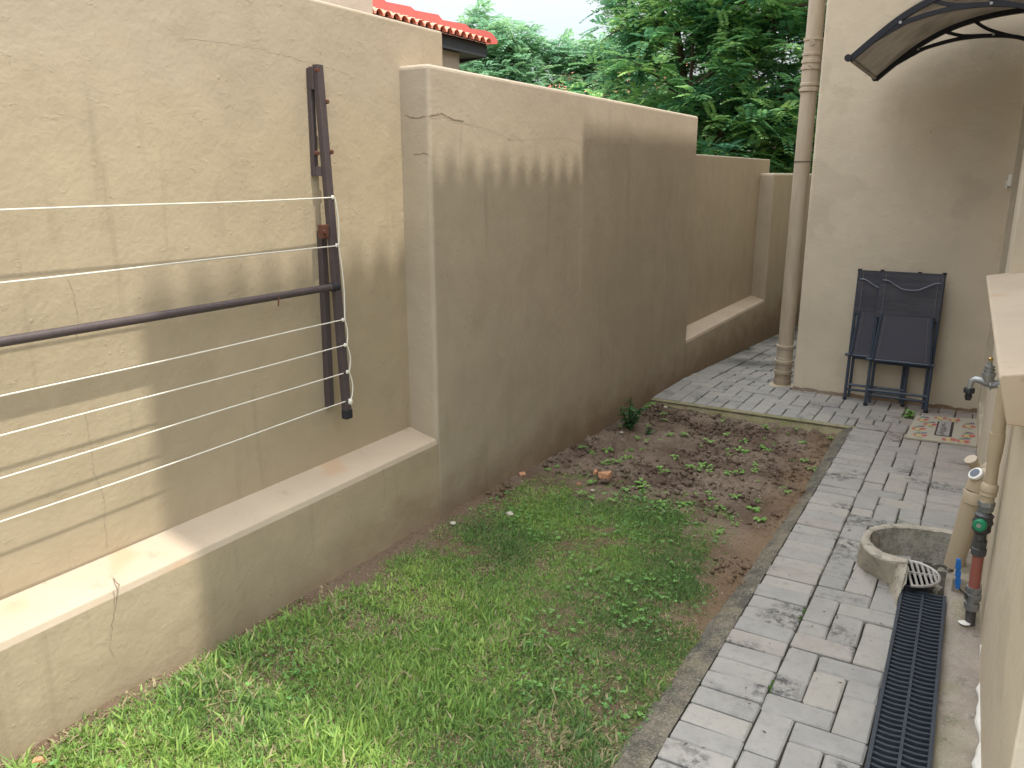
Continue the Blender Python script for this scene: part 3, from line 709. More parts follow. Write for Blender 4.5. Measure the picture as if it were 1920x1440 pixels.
# round grate, half of it held in the rim
gr = thing('drain_grate', 'round slotted metal grate half set into the gully rim', 'grate', (-.130, 3.350, .062), rot=(0, 0, R(11)))
rg = .115; arc = [(rg*math.cos(a), rg*math.sin(a), 0) for a in np.linspace(-math.pi/2, math.pi/2, 26)]
MB().tube(arc, .0065, 8).build('rim', M['grate'], gr, smooth=True)
MB().box((-.006, -.004, -.004), (rg-.002, .006, .005)).build('cross_bar', M['grate'], gr)
for i, x in enumerate((.005, .025, .044, .063, .082, .099)):
    h_ = math.sqrt(rg*rg-x*x)-.003; MB().box((x-.0046, -h_, -.004), (x+.0046, h_, .004)).build('bar', M['grate'], gr, bevel=.0012)
pp = thing('drain_pot', 'black plastic drain pot under the round metal grate', 'drain pipe', (-.137, 3.352, 0))
vs = []; n_ = 26
for z, r_ in ((-.05, .100), (.054, .108), (.054, .098), (-.04, .092)):
    for a in np.linspace(-math.pi/2, math.pi/2, n_): vs.append((r_*math.cos(a), r_*math.sin(a), z))
MB().add(vs, [(r0*n_+i, r0*n_+i+1, (r0+1)*n_+i+1, (r0+1)*n_+i) for r0 in range(3) for i in range(n_-1)]).build('shell', M['black'], pp)
ws = [(.097*math.cos(a), .097*math.sin(a), .034) for a in np.linspace(-math.pi/2, math.pi/2, 24)]
MB().add(ws, [tuple(range(24))]).build('slot_shade', M['void'], pp, fix=False)  # near-black half disc paints the dark seen through the grate slots

# ------------------------------------------------------------------ waste pipes and water pipe on the house wall
def elbow(mb, a, corner, b, r_, k=8, n_=20):
    a, c, b = Vector(a), Vector(corner), Vector(b); pts = []
    for i in range(k+1):
        t = i/k; pts.append(a*(1-t)**2+c*2*t*(1-t)+b*t*t)
    mb.tube(pts, r_, n_)
wp = thing('waste_pipe', 'thick beige waste pipe with white cap running down into the gully', 'pipe', (.04, 3.58, 0)); T = shift(wp)
b0 = on_y(1790, 1048, 3.58); t0 = on_y(1829, 918, 3.56)
MB().lathe([(0, .0375), ((t0-b0).length, .0375)], T @ (b0-Vector((0, 0, .03))), T @ t0, 24).build('pipe', M['pipe'], wp, smooth=True)
MB().lathe([(0, .038), (.003, .0425), (.05, .0425), (.053, .040)], T @ (t0-Vector((0, 0, .055))), T @ (t0+Vector((.004, 0, .2))), 24).build('socket', M['pipe'], wp, smooth=True)
mb = MB(); e1 = t0+Vector((.002, 0, 0)); cr_ = t0+Vector((.008, 0, .078)); e2 = Vector((.16, 3.575, t0.z+.068))
elbow(mb, T @ e1, T @ cr_, T @ e2, .0395, 10); mb.build('elbow', M['pipe'], wp, smooth=True)
cp = on_y(1829, 888, 3.53); dcap = Vector((-.55, -.45, .7)).normalized()
MB().lathe([(0, .024), (.03, .024)], T @ (cp+Vector((.018, .02, -.024))), T @ (cp+Vector((.018, .02, -.024))+dcap), 20).build('boss', M['pipe'], wp, smooth=True)
c0 = cp+Vector((.018, .02, -.024))+dcap*.024
MB().lathe([(0, .028), (.011, .028), (.013, .025)], T @ c0, T @ (c0+dcap), 20).build('cap', M['white'], wp, smooth=True)
MB().lathe([(.0, .019), (.0025, .019)], T @ (c0+dcap*.0125), T @ (c0+dcap*2), 20).build('cap_disc', M['cap'], wp)
w2 = thing('waste_pipe', 'short beige waste elbow behind the thick pipe, with a beige cap', 'pipe', (.08, 4.15, 0)); T = shift(w2)
p = on_y(1829, 872, 4.15)
mb = MB(); elbow(mb, T @ Vector((p.x-.0, 4.15, p.z-.30)), T @ Vector((p.x, 4.15, p.z+.01)), T @ Vector((.16, 4.15, p.z+.005)), .036, 10); mb.build('elbow', M['pipe'], w2, smooth=True)
d2 = Vector((-.45, -.35, .8)).normalized(); q = Vector((p.x-.002, 4.13, p.z))
MB().lathe([(0, .022), (.03, .022), (.032, .028), (.046, .028)], T @ q, T @ (q+d2), 18).build('cap', M['pipe'], w2, smooth=True)

wt = thing('water_pipe', 'upright water pipe with stopcock, green knob, red section and blue lever', 'pipe', (.09, 3.15, 0)); T = shift(wt)
Y0 = 3.15
pt = lambda u, v, y=Y0: T @ on_y(u, v, y)
def seg(a, b, prof, name, mat, n_=18): return MB().lathe([(t*(b-a).length, r_) for t, r_ in prof], a, b, n_).build(name, M[mat], wt, smooth=True)
A0 = pt(1820, 1166)
seg(A0-Vector((0, 0, .03)), pt(1821, 1140), [(0, .017), (1, .017)], 'stub', 'iron')
seg(pt(1821, 1142), pt(1826, 1100), [(0, .024), (.15, .026), (.3, .026), (.32, .021), (.45, .028), (.7, .028), (.72, .022), (.8, .026), (1, .026)], 'ball_valve', 'chrome', 8)
seg(pt(1826, 1102), pt(1835, 1036), [(0, .0185), (1, .0185)], 'red_pipe', 'red')
seg(pt(1834, 1040), pt(1838, 1012), [(0, .024), (.45, .025), (.5, .021), (1, .023)], 'union', 'iron', 8)
seg(pt(1838, 1014), pt(1841, 988), [(0, .018), (1, .018)], 'nipple', 'iron')
seg(pt(1838, 1000), pt(1848, 956), [(0, .018), (.15, .031), (.35, .029), (.5, .034), (.65, .028), (.8, .032), (.9, .02), (1, .018)], 'stopcock', 'iron', 12)
kb = on_y(1840, 983, 3.11); kd = Vector((-.25, -.95, .1)).normalized()
MB().lathe([(0, .014), (.018, .014)], T @ (kb+Vector((.01, .035, -.004))), T @ (kb+kd*.1), 12).build('spindle', M['iron'], wt)
MB().lathe([(0, .017), (.006, .022), (.024, .022), (.029, .017)], T @ kb, T @ (kb+kd), 18).build('knob', M['green'], wt, smooth=True)
MB().lathe([(0, .008), (.002, .008)], T @ (kb+kd*.0285), T @ (kb+kd), 12).build('knob_screw', M['chrome'], wt)
seg(pt(1848, 958), pt(1850, 940), [(0, .024), (.5, .026), (.55, .028), (1, .028)], 'union', 'chrome', 6)
seg(pt(1850, 942), pt(1857, 906), [(0, .022), (.35, .022), (.4, .027), (.6, .025), (.62, .028), (.9, .028), (1, .022)], 'adaptor', 'pipe')
P = [pt(1857, 908), pt(1862, 870), pt(1865, 848), pt(1869, 828), pt(1871, 812)]
MB().tube(P, [.020, .020, .0245, .0245, .0245], 18).build('riser', M['pipe'], wt, smooth=True)
tp = pt(1871, 814); MB().tube([tp, tp+Vector((-.001, 0, .10)), tp+Vector((.0, 0, .17))], .0215, 18).build('upper_riser', M['white' if False else 'pipe'], wt, smooth=True)
la = on_y(1796, 1098, 3.10); lb = on_y(1797, 1053, 3.10)
mb = MB()
for i in range(7):
    t = i/6; c_ = la.lerp(lb, t); mb.box((c_.x-.0075-(.002 if i % 2 else 0), c_.y-.006, c_.z-.011), (c_.x+.0075+(.002 if i % 2 else 0), c_.y+.006, c_.z+.0105), T)
mb.build('lever_grip', M['blue'], wt, bevel=.002)
MB().tube([T @ la, T @ (la+Vector((.012, .005, -.02))), T @ (la+Vector((.030, .02, -.035))), T @ (la+Vector((.034, .03, -.055))), pt(1822, 1122)], .004, 8).build('lever', M['iron'], wt)

tp_ = thing('garden_tap', 'grey metal garden tap with black hose connector under the sill', 'tap', tuple(on_y(1862, 722, 3.6))); T = shift(tp_); Yt = 3.6
pt = lambda u, v, y=Yt: T @ on_y(u, v, y)
MB().tube([pt(1866, 720)+Vector((.08, 0, 0)), pt(1866, 720)], [.016, .016], 14).build('wall_pipe', M['chrome'], tp_)
MB().lathe([(0, .017), (.012, .017), (.013, .022), (.02, .022), (.021, .013)], pt(1866, 721), pt(1850, 721), 8).build('flange', M['chrome'], tp_)
mb = MB(); mb.tube([pt(1864, 720), pt(1850, 717), pt(1838, 713), pt(1829, 711), pt(1823, 714), pt(1819, 721), pt(1818, 728)], [.015, .019, .014, .0125, .012, .012, .013], 16); mb.build('spout', M['chrome'], tp_, smooth=True)
b0 = pt(1851, 720); MB().lathe([(0, .018), (.03, .023), (.036, .023), (.037, .025), (.045, .025), (.046, .018), (.052, .018), (.053, .021), (.060, .021), (.061, .016), (.066, .016), (.067, .018), (.073, .018), (.074, .009), (.092, .007)], b0, b0+Vector((0, 0, 1)), 18).build('bonnet', M['chrome'], tp_, smooth=True)
MB().lathe([(0, .006), (.006, .0085), (.014, .0085), (.017, .005)], b0+Vector((0, 0, .090)), b0+Vector((0, 0, 1)), 12).build('spindle_screw', M['brass'], tp_, smooth=True)
s0 = pt(1818, 727); MB().lathe([(0, .017), (.004, .020), (.02, .020), (.022, .012), (.030, .012), (.031, .014), (.040, .014), (.041, .011), (.050, .011)], s0, s0-Vector((0, 0, 1)), 16).build('hose_connector', M['black'], tp_, smooth=True)

# ------------------------------------------------------------------ folding chairs leaning on the wing wall
def bars(mb, a, b, r_=.011, n_=8): mb.tube([a, b], r_, n_)
def chair(name, label, x, yfoot, ytop, zt_, rz, grp):
    c = thing(name, label, 'folding chair', (x, yfoot, 0), grp)
    Lh = math.hypot(ytop-yfoot, zt_); lean = math.atan2(ytop-yfoot, zt_); c.rotation_euler = (-lean, rz, 0)
    hw = .195
    for s_ in (-1, 1):
        MB().tube([(s_*hw, 0, 0), (s_*hw, 0, Lh)], .0115, 8, flat=.8).build('back_leg', M['chair'], c)
        MB().tube([(s_*(hw-.022), .034, .0+.02), (s_*(hw-.024), .030, .36), (s_*(hw-.025), .004, .66)], .0105, 8).build('front_leg', M['chair'], c)
    for z_, y_ in ((.115, 0), (.075, .03)):
        MB().tube([(-hw, y_, z_), (hw, y_, z_)], .009, 8).build('cross_bar', M['chair'], c)
    MB().tube([(-hw-.03, -.022, .335), (hw+.018, -.022, .335)], .0105, 8).build('seat_bar', M['chair'], c)
    MB().tube([(-hw+.02, .02, .315), (hw-.02, .02, .315)], .009, 8).build('seat_bar', M['chair'], c)
    # seat: sling between two rails, narrower at the top
    def sling(nm, x0, z0, x1, z1, y_, sag, mat):
        vs = []; K, J = 14, 10
        for j in range(J):
            t = j/(J-1); hwx = x0+(x1-x0)*t; z_ = z0+(z1-z0)*t
            for k in range(K):
                s_ = k/(K-1)*2-1; vs.append((s_*hwx, y_+sag*(1-s_*s_)*(1 if nm == 'backrest' else .6)+.0015*math.sin(t*25+s_*2), z_+(.012*(s_*s_-.3) if (nm == 'backrest' and j == 0) else 0)))
        n0 = len(vs); vs += [(a, b+.004, c_) for a, b, c_ in vs]
        fs = []
        for o_ in (0, n0): fs += [(o_+j*K+k, o_+j*K+k+1, o_+(j+1)*K+k+1, o_+(j+1)*K+k) for j in range(J-1) for k in range(K-1)]
        e_ = [(j*K) for j in range(J)]
        o = MB().add(vs, fs).build(nm, M[mat], c, fix=False); o.data.shade_smooth(); return o
    bk = sling('backrest', hw+.004, .63, hw+.004, Lh-.001, -.012, .010, 'weave')
    st = sling('seat', hw-.004, .345, hw-.028, .655, -.030, .010, 'weave2')
    MB().tube([(-hw, -.006, .632), (-hw*.5, .002, .626), (hw*.5, .002, .626), (hw, -.006, .632)], .006, 6).build('gap_shade', M['gap_shade'], bk)  # dark tube paints the shaded gap between backrest and seat
    for s_ in (-1, 1):
        MB().box((s_*(hw-.03)-.0015, -.0135, .64), (s_*(hw-.03)+.0015, -.0105, Lh-.02)).build('stitching', M['stitch'], bk)
        vs = [(s_*(hw-.040)-.0015, -.032, .35), (s_*(hw-.040)+.0015, -.032, .35), (s_*(hw-.062)+.0015, -.032, .65), (s_*(hw-.062)-.0015, -.032, .65)]
        MB().add(vs+[(a, b+.002, c_) for a, b, c_ in vs], [(0, 1, 2, 3), (4, 5, 6, 7), (0, 1, 5, 4), (1, 2, 6, 5), (2, 3, 7, 6), (3, 0, 4, 7)]).build('stitching', M['stitch'], st)
        MB().tube([(s_*(hw-.012), -.030, .335), (s_*(hw-.034), -.026, .66)], .010, 8).build('seat_rail', M['chair'], c)
        MB().tube([(s_*hw, 0, -.003), (s_*hw, 0, .02)], .0145, 8).build('foot_cap', M['rubber'], c)
        MB().tube([(s_*hw, 0, Lh-.01), (s_*hw, 0, Lh+.008)], .0135, 8).build('end_cap', M['rubber'], c)
    hp = [(-hw+.012, -.026, Lh-.065), (-hw+.05, -.027, Lh-.068), (-hw+.10, -.028, Lh-.098), (-.04, -.03, Lh-.122), (.04, -.03, Lh-.122), (hw-.10, -.028, Lh-.098), (hw-.05, -.027, Lh-.07), (hw-.012, -.026, Lh-.066)]
    MB().tube(smooth_prof(hp), .0045, 8).build('handle', M['wire'], c, smooth=True)
    return c
chair('folding_chair', 'dark mesh folding chair nearest the drainpipe, half hidden by the other chair', -.607, 6.225, 6.325, .945, 0, 'folded chairs against the house wall')
chair('folding_chair', 'dark mesh folding chair in front, its curved handle fully in view', -.452, 6.13, 6.27, .952, 0, 'folded chairs against the house wall')

# ------------------------------------------------------------------ doormat
dm = thing('doormat', 'beige doormat with coloured leaf print and a framed grey lettering panel', 'doormat', (-.125, 5.81, .0)); T = shift(dm)
MC = [Vector((-.318, 5.468)), Vector((.066, 5.505)), Vector((.060, 6.14)), Vector((-.308, 6.035))]
MC = [on_z(1698, 820, .01), on_z(1831, 837, .01), on_z(1833, 786, .01), on_z(1717, 779, .01)]
def mp_(s_, t, z=0): # s across image (0..1), t depth
    p = MC[0].lerp(MC[1], s_).lerp(MC[3].lerp(MC[2], s_), t); return T @ Vector((p.x, p.y, z))
n_ = 16; edge = [(i/n_, 0) for i in range(n_)]+[(1, i/n_) for i in range(n_)]+[(1-i/n_, 1) for i in range(n_)]+[(0, 1-i/n_) for i in range(n_)]
js = [(random.uniform(-.004, .004), random.uniform(-.004, .004)) for _ in edge]
vs = [mp_(s_+a, t+b, .002) for (s_, t), (a, b) in zip(edge, js)]+[mp_(s_+a, t+b, .012) for (s_, t), (a, b) in zip(edge, js)]
k = len(edge); MB().add(vs, [tuple(range(k, 2*k))]+[(i, (i+1) % k, k+(i+1) % k, k+i) for i in range(k)]).build('pile', M['mat'], dm)
def leaf_print(s_, t, a, b, rot, mat, z=.0128):
    P = []
    for i in range(10):
        q_ = 2*math.pi*i/10; x, y_ = a*math.cos(q_), b*math.sin(q_)*(1+.3*math.cos(q_)); P.append(mp_(s_+x*math.cos(rot)-y_*math.sin(rot), t+x*math.sin(rot)+y_*math.cos(rot), z))
    return P
groups = {}
zz = 0
for k_, (s_, t) in enumerate([(.13, .80), (.12, .38), (.17, .12), (.62, .88), (.86, .66), (.86, .30), (.60, .10), (.40, .92), (.80, .08), (.27, .60)]):
    for (ds, dt, a, b, rt_, mt) in [(-.045, .0, .05, .045, -.5, 'p_red'), (.01, .0, .05, .06, .3, 'p_yel'), (.07, .02, .045, .05, -.7, 'p_red'), (.03, .12, .07, .025, .1, 'p_blu'), (-.03, .09, .05, .022, .5, 'p_grn'), (.02, -.08, .05, .018, -.4, 'p_grn'), (.06, .08, .035, .02, 0, 'p_pink')]:
        if not (.03 < s_+ds < .97 and .03 < t+dt < .97): continue
        if .36 < s_+ds < .70 and .18 < t+dt < .80: continue
        zz += 1; groups.setdefault(mt, []).append(leaf_print(s_+ds+random.uniform(-.012, .012), t+dt+random.uniform(-.015, .015), a*random.uniform(.9, 1.25), b*random.uniform(.8, 1.2), rt_+random.uniform(-.4, .4), mt, .0124+.00002*zz))
for mt, Ls in groups.items():
    for P in Ls: MB().add(P, [tuple(range(10))]).build('printed_leaf', M[mt], dm, fix=False)
def quadp(s0, s1, t0, t1, z, mat, nm='print'): MB().add([mp_(s0, t0, z), mp_(s1, t0, z), mp_(s1, t1, z), mp_(s0, t1, z)], [(0, 1, 2, 3)]).build(nm, M[mat], dm, fix=False)
quadp(.385, .64, .20, .78, .0142, 'p_dark', 'panel_frame'); quadp(.41, .60, .225, .80, .0146, 'p_grey', 'lettering_panel')
mb = MB(); rr = random.Random(3)
for i in range(9):      # worn lettering, read across the panel, no longer legible
    t = .27+i*.056
    for j in range(rr.randint(2, 3)):
        s_ = .45+rr.random()*.09; l_ = .012+rr.random()*.03; h_ = .007+rr.random()*.008; a = rr.uniform(-.25, .25)
        mb.add([mp_(s_-l_, t-h_-a*l_, .015), mp_(s_+l_, t-h_+a*l_, .015), mp_(s_+l_, t+h_+a*l_, .015), mp_(s_-l_, t+h_-a*l_, .015)], [(0, 1, 2, 3)])
mb.build('lettering', M['p_dark'], dm, fix=False)

# ------------------------------------------------------------------ wall-mounted clothes line
cl_ = thing('clothes_line', 'brown steel fold-down clothes dryer with white ropes on the wall', 'clothes line', (-2.19, 2.31, 0)); T = shift(cl_)
YA, YB = 2.31, .10
def arm(yc, flip=1):
    o = thing
    def bx(pa, pb, w_, d_, nm, mat='steel'):
        a, b = Vector(pa), Vector(pb); d = (b-a).normalized(); s_ = Vector((0, 1, 0)); n__ = d.cross(s_).normalized()
        vs = []
        for p in (a, b):
            for sx, sn in ((-1, -1), (1, -1), (1, 1), (-1, 1)): vs.append(T @ (p+s_*sx*w_+n__*sn*d_))
        return MB().add(vs, [(0, 1, 2, 3), (4, 7, 6, 5), (0, 4, 5, 1), (1, 5, 6, 2), (2, 6, 7, 3), (3, 7, 4, 0)]).build(nm, M[mat], cl_, bevel=.002)
    top = Vector((-2.16, yc+.0, 1.985)); bot = Vector((-2.108, yc, .70))
    bx(top, bot, .0155, .0125, 'swing_arm')
    bx((-2.190, yc-.008, 1.975), (-2.190, yc-.015, 1.60), .011, .009, 'upper_channel')
    bx((-2.188, yc+.002, 1.40), (-2.186, yc-.012, .715), .015, .012, 'wall_post')
    bx((-2.176, yc-.006, 1.978), (-2.176, yc-.006, 1.90), .016, .010, 'pivot_plate', 'steel')
    bx((-2.168, yc-.008, 1.635), (-2.168, yc-.012, 1.60), .012, .012, 'stop_lug')
    bx((-2.15, yc-.016, 1.425), (-2.15, yc-.018, 1.375), .028, .014, 'hinge_bracket', 'rust')
    for y_, z_, x_ in ((yc-.040, 1.40, -2.14), (yc-.012, 1.965, -2.160), (yc-.018, 1.68, -2.178), (yc+.018, 1.86, -2.15), (yc+.018, 1.685, -2.142)):
        p = T @ Vector((x_, y_, z_)); MB().tube([p, p+Vector((.014, 0, 0))], .008, 6).build('bolt', M['rust'], cl_)
    MB().box((bot.x-.014, yc-.0175, .675), (bot.x+.015, yc+.0175, .712), T).build('end_cap', M['rubber'], cl_, bevel=.003)
    return top, bot
topA, botA = arm(YA); arm(YB)
def ax(z): return -2.16+(1.985-z)/(1.985-.70)*.052
rz_ = [1.523, 1.348, 1.066, .968, .862, .748]
for i, z_ in enumerate(rz_):
    x_ = ax(z_)+.012; P = []
    for k in range(13):
        t = k/12; P.append(T @ Vector((x_+.002*math.sin(t*7+i), YA+(YB-YA)*t, z_-.005*math.sin(math.pi*t)-.0015*math.sin(t*11+2*i))))
    MB().tube(P, .0023, 6).build('rope', M['rope'], cl_, smooth=True)
    for yq in (YA, YB):
        q = T @ Vector((x_, yq+.006, z_)); MB().lathe([(0, .003), (.004, .0065), (.011, .0065), (.015, .003)], q-Vector((0, 0, .007)), q+Vector((0, 0, 1)), 8).build('knot', M['rope'], cl_)
        MB().tube([q-Vector((.02, 0, 0)), q-Vector((.0, -.006, -.004))], .004, 6).build('eye_bolt', M['rust'], cl_)
# rope tail running down the arm from tie to tie
P = []
for a, b in zip(rz_, rz_[1:]):
    for k in range(6):
        t = k/6; z_ = a+(b-a)*t; P.append(T @ Vector((ax(z_)+.016, YA+.014+.010*math.sin(math.pi*t)*(1 if (a > 1) else 1.4), z_)))
P.append(T @ Vector((ax(.748)+.014, YA+.012, .748))); P.append(T @ Vector((ax(.748)+.012, YA+.016, .725)))
MB().tube(P, .0026, 6).build('rope_tail', M['rope'], cl_)
q = T @ Vector((ax(.74)+.014, YA+.008, .742)); MB().lathe([(0, .005), (.006, .010), (.016, .010), (.022, .004)], q-Vector((0, 0, .01)), q+Vector((0, 0, 1)), 8).build('knot', M['rope'], cl_)
xb = ax(1.195)+.004
MB().tube([T @ Vector((xb, YA, 1.195)), T @ Vector((xb, YB, 1.195))], .0135, 14).build('crossbar', M['steel'], cl_, smooth=True)
MB().tube([T @ Vector((xb, YA-.035, 1.195)), T @ Vector((xb, YA+.002, 1.195))], .0165, 14).build('bar_sleeve', M['rubber'], cl_)
MB().tube([T @ on_x(523, 556, -2.10), T @ on_x(522, 574, -2.10)], .0025, 5).build('bent_nail', M['rust'], cl_)

# ------------------------------------------------------------------ neighbour's things beyond the wall
nb = thing('neighbour_house', 'neighbouring house with orange tiled eave and dark fascia beyond the wall', 'house', (-8, 7, 0)); T = shift(nb)
MB().box((-12, 2, -.4), (-6.13, on_x(861, 100, -6.13).y, 3.105), T).build('wall', M['nwall'], nb)
MB().box((-6.9, 2.0, 3.11), (-6.05, 9.62, 3.245), T).build('soffit', M['fascia'], nb)
MB().box((-6.12, 2.0, 3.2455), (-6.06, 9.66, 3.335), T).build('tile_end_shade', M['fascia'], nb)  # dark sheet painting the shade inside the open tile ends
MB().prism([(-6.06, 3.11), (-6.06, 3.25), (-6.6, 3.40), (-6.6, 3.05)], 1, 9.62, 9.68, T).build('fascia', M['fascia'], nb)
def barrel_roof(x0, z0, x1, z1, y0, y1, pitch, name, mat, rad):
    vs = []; fs = []; ntl = int(round((y1-y0)/pitch)); L_ = math.hypot(x1-x0, z1-z0); rows_ = max(1, int(L_/.34))
    for i in range(ntl):
        for r_ in range(rows_):
            ta, tb = r_/rows_, (r_+1.12)/rows_; yc = y0+pitch*(i+.5); K = 7; b = len(vs)
            for t, lift, sc in ((ta, .03, 1.06), (min(tb, 1), .0, .9)):
                for k in range(K):
                    a = math.pi*k/(K-1); vs.append(T @ Vector((x0+(x1-x0)*t, yc+math.cos(a)*rad*sc, z0+(z1-z0)*t+lift+math.sin(a)*rad*sc+random.uniform(-.002, .002))))
            fs += [(b+k, b+k+1, b+K+k+1, b+K+k) for k in range(K-1)]
    b = len(vs); vs += [T @ Vector(p) for p in [(x0, y0, z0+.01), (x1, y0, z1+.01), (x1, y1, z1+.01), (x0, y1, z0+.01)]]; fs.append((b, b+1, b+2, b+3))
    return MB().add(vs, fs).build(name, mat, nb, fix=False)
barrel_roof(-6.0, 3.25, -7.2, 3.62, 2.9, 9.70, .148, 'roof', M['tile'], .058)
# stepped red gable/ridge behind
rd = MB()
vs = []
steps = [(9.95, 3.30), (9.80, 3.44), (9.35, 3.50), (9.15, 3.50), (9.05, 3.58), (8.55, 3.60), (8.45, 3.66), (8.05, 3.68), (7.9, 3.80), (7.3, 3.83), (7.15, 3.92), (5, 4.0), (5, 3.3)]
sm = [on_x(u, v, -6.55) for u, v in [(927, 76), (917, 63), (906, 58), (876, 54), (868, 46), (824, 38), (816, 28), (772, 20), (764, 13), (718, 4), (708, -6), (640, -20)]]
poly_ = [(p.y, p.z) for p in sm]+[(sm[-1].y, 3.3), (sm[0].y-.3, 3.40), (sm[0].y, sm[0].z-.05)]
rd.prism(poly_, 0, -6.75, -6.50, T); rd.build('verge_tiles', M['tilered'], nb)
ng = thing('neighbour_garage', 'pale pinkish rendered wall end rising behind the garden wall', 'building', (-4, 2, 0)); T = shift(ng)
e = on_x(699, 22, -3.2); MB().box((-4.2, -1, -.4), (-3.2, e.y, 4.5), T).build('wall', M['pale'], ng)
MB().box((-4.3, -1.1, 4.5), (-3.1, e.y+.1, 4.62), T).build('coping', M['pale'], ng)
def far_house(label, x0, x1, y0, y1, h, rh, wallm, roofm, name='far_house'):
    o = thing(name, label, 'house', ((x0+x1)/2, y0, 0)); T = shift(o)
    MB().box((x0, y0, -.4), (x1, y1, h), T).build('wall', M[wallm], o)
    ym = (y0+y1)/2; vs = [Vector(p) for p in [(x0-.4, y0-.5, h-.05), (x1+.4, y0-.5, h-.05), (x1+.4, y1+.5, h-.05), (x0-.4, y1+.5, h-.05), (x0+1, ym, h+rh), (x1-1, ym, h+rh)]]
    MB().add([T @ v for v in vs], [(0, 1, 5, 4), (2, 3, 4, 5), (1, 2, 5), (3, 0, 4), (0, 3, 2, 1)]).build('roof', M[roofm], o)
    mb = MB(); k = x0
    while k < x1: mb.tube([T @ Vector((k, y0-.5+0.02, h-.02)), T @ Vector((k, ym-.3, h+rh-.14))], .07, 5); k += .32
    mb.build('tile_rolls', M[roofm], o, kind='stuff')
    for wx in np.arange(x0+.8, x1-1, 2.0):
        w_ = MB().box((wx, y0-.03, h-1.6), (wx+1, y0+.02, h-.6), T).build('window', M['white'], o); MB().box((wx+.07, y0-.04, h-1.53), (wx+.93, y0-.031, h-.67), T).build('pane', M['glass'], w_)
    return o
far_house('distant house with orange tiled roof glimpsed through the pale trees', -17, -11.5, 31, 37, 4.6, 1.5, 'nwall', 'tile')
far_house('distant cream walled house glimpsed between the tall tree and the downpipe', -7.5, -3.5, 24, 30, 2.9, .5, 'pale', 'pale')

# ------------------------------------------------------------------ trees
def leaves_mesh(cents, leaf_len, nleaf, pairs, mat, name, seed, up_bias=.25, droop=.55):
    rg_ = np.random.default_rng(seed); K = len(cents); n = K*nleaf
    c = np.repeat(cents, nleaf, 0)
    az = rg_.uniform(0, 2*np.pi, n); el = rg_.normal(up_bias, .38, n)
    d = np.stack([np.cos(az)*np.cos(el), np.sin(az)*np.cos(el), np.sin(el)], 1)
    Ln = leaf_len*rg_.uniform(.6, 1.15, n)
    base = c + d*rg_.uniform(0, .06, (n, 1))
    side = np.cross(d, [0, 0, 1]); side /= np.linalg.norm(side, axis=1, keepdims=True)+1e-9
    nrm = np.cross(side, d)
    Vs = []; tint = []
    ctint = np.repeat(rg_.beta(1.5, 1.7, K), nleaf)
    for p in range(pairs):
        t = .18+.8*p/(pairs-1)
        pos = base + d*(Ln*t)[:, None]; pos[:, 2] -= droop*Ln*t*t*.6
        for s_ in (-1, 1):
            l_ = Ln*.30*(1-.35*abs(t-.45)); w_ = l_*.25
            ld = side*s_*.9 + d*.45; ld[:, 2] -= .25; ld /= np.linalg.norm(ld, axis=1, keepdims=True)
            wd = np.cross(ld, nrm); wd /= np.linalg.norm(wd, axis=1, keepdims=True)+1e-9
            wd = wd + nrm*rg_.normal(0, .25, (n, 1))
            a = pos; b_ = pos+ld*(l_*.5)[:, None]+wd*w_[:, None]; c_ = pos+ld*l_[:, None]; e_ = pos+ld*(l_*.5)[:, None]-wd*w_[:, None]
            Vs.append(np.stack([a, b_, c_, e_], 1)); tint.append(np.clip(ctint+rg_.normal(0, .12, n), 0, 1))
    V = np.concatenate(Vs).reshape(-1, 3); F = np.arange(len(V)).reshape(-1, 4)
    return arr_mesh(name, V, F, mat, np.concatenate(tint))
def tree(label, base, lobes, nclus, leaf_len, nleaf, pairs, mat, seed, trunk_r=.14, grp='trees beyond the garden wall', name='tree', fill=.55, floor=1.0):
    o = thing(name, label, 'tree', base, grp); rg_ = np.random.default_rng(seed); T = shift(o)
    vol = np.array([l[3]*l[4]*l[5] for l in lobes])**.67; vol = vol/vol.sum()
    pts = []
    for l, f in zip(lobes, vol):
        k = int(nclus*f); u = rg_.normal(size=(k, 3)); u /= np.linalg.norm(u, axis=1, keepdims=True)
        r_ = rg_.uniform(fill, 1.06, k)**.7
        r_ *= 1+.20*np.sin(u[:, 0]*7+seed)*np.cos(u[:, 2]*8+seed*2)
        q = u*r_[:, None]*np.array(l[3:6])+np.array(l[0:3]); pts.append(q)
    pts = np.concatenate(pts); pts = pts[pts[:, 2] > floor]
    # branches reach from the trunk to a share of the clusters
    bz_ = np.array(base, float); forks = np.array([[l[0], l[1], l[2]-l[5]*.35] for l in lobes])
    tr = MB(); hub = Vector((base[0], base[1], max(1.0, min(l[2]-l[5]*.6 for l in lobes))))
    tr.tube([T @ Vector(base), T @ (Vector(base).lerp(hub, .5)+Vector((.08, .05, 0))), T @ hub], [trunk_r*1.25, trunk_r, trunk_r*.85], 9); tr.build('trunk', M['bark'], o, smooth=True)
    lb = MB()
    for f in forks:
        f = Vector(f); mid = hub.lerp(f, .5)+Vector(rg_.normal(0, .12, 3)); lb.tube([T @ hub, T @ mid, T @ f], [trunk_r*.7, trunk_r*.5, trunk_r*.3], 7)
    idx = rg_.choice(len(pts), min(len(pts), 170), replace=False)
    for i in idx:
        p = Vector(pts[i]); f = Vector(forks[np.argmin(((forks-pts[i])**2).sum(1))]); mid = f.lerp(p, .55)+Vector(rg_.normal(0, .10, 3)); lb.tube([T @ f, T @ mid, T @ p], [trunk_r*.22, trunk_r*.13, .006], 4, caps=False)
    lb.build('limbs', M['bark'], o)
    me_ = leaves_mesh(pts-np.array(base), leaf_len, nleaf, pairs, mat, 'crown', seed); lnk('crown', me_, o)
    return o
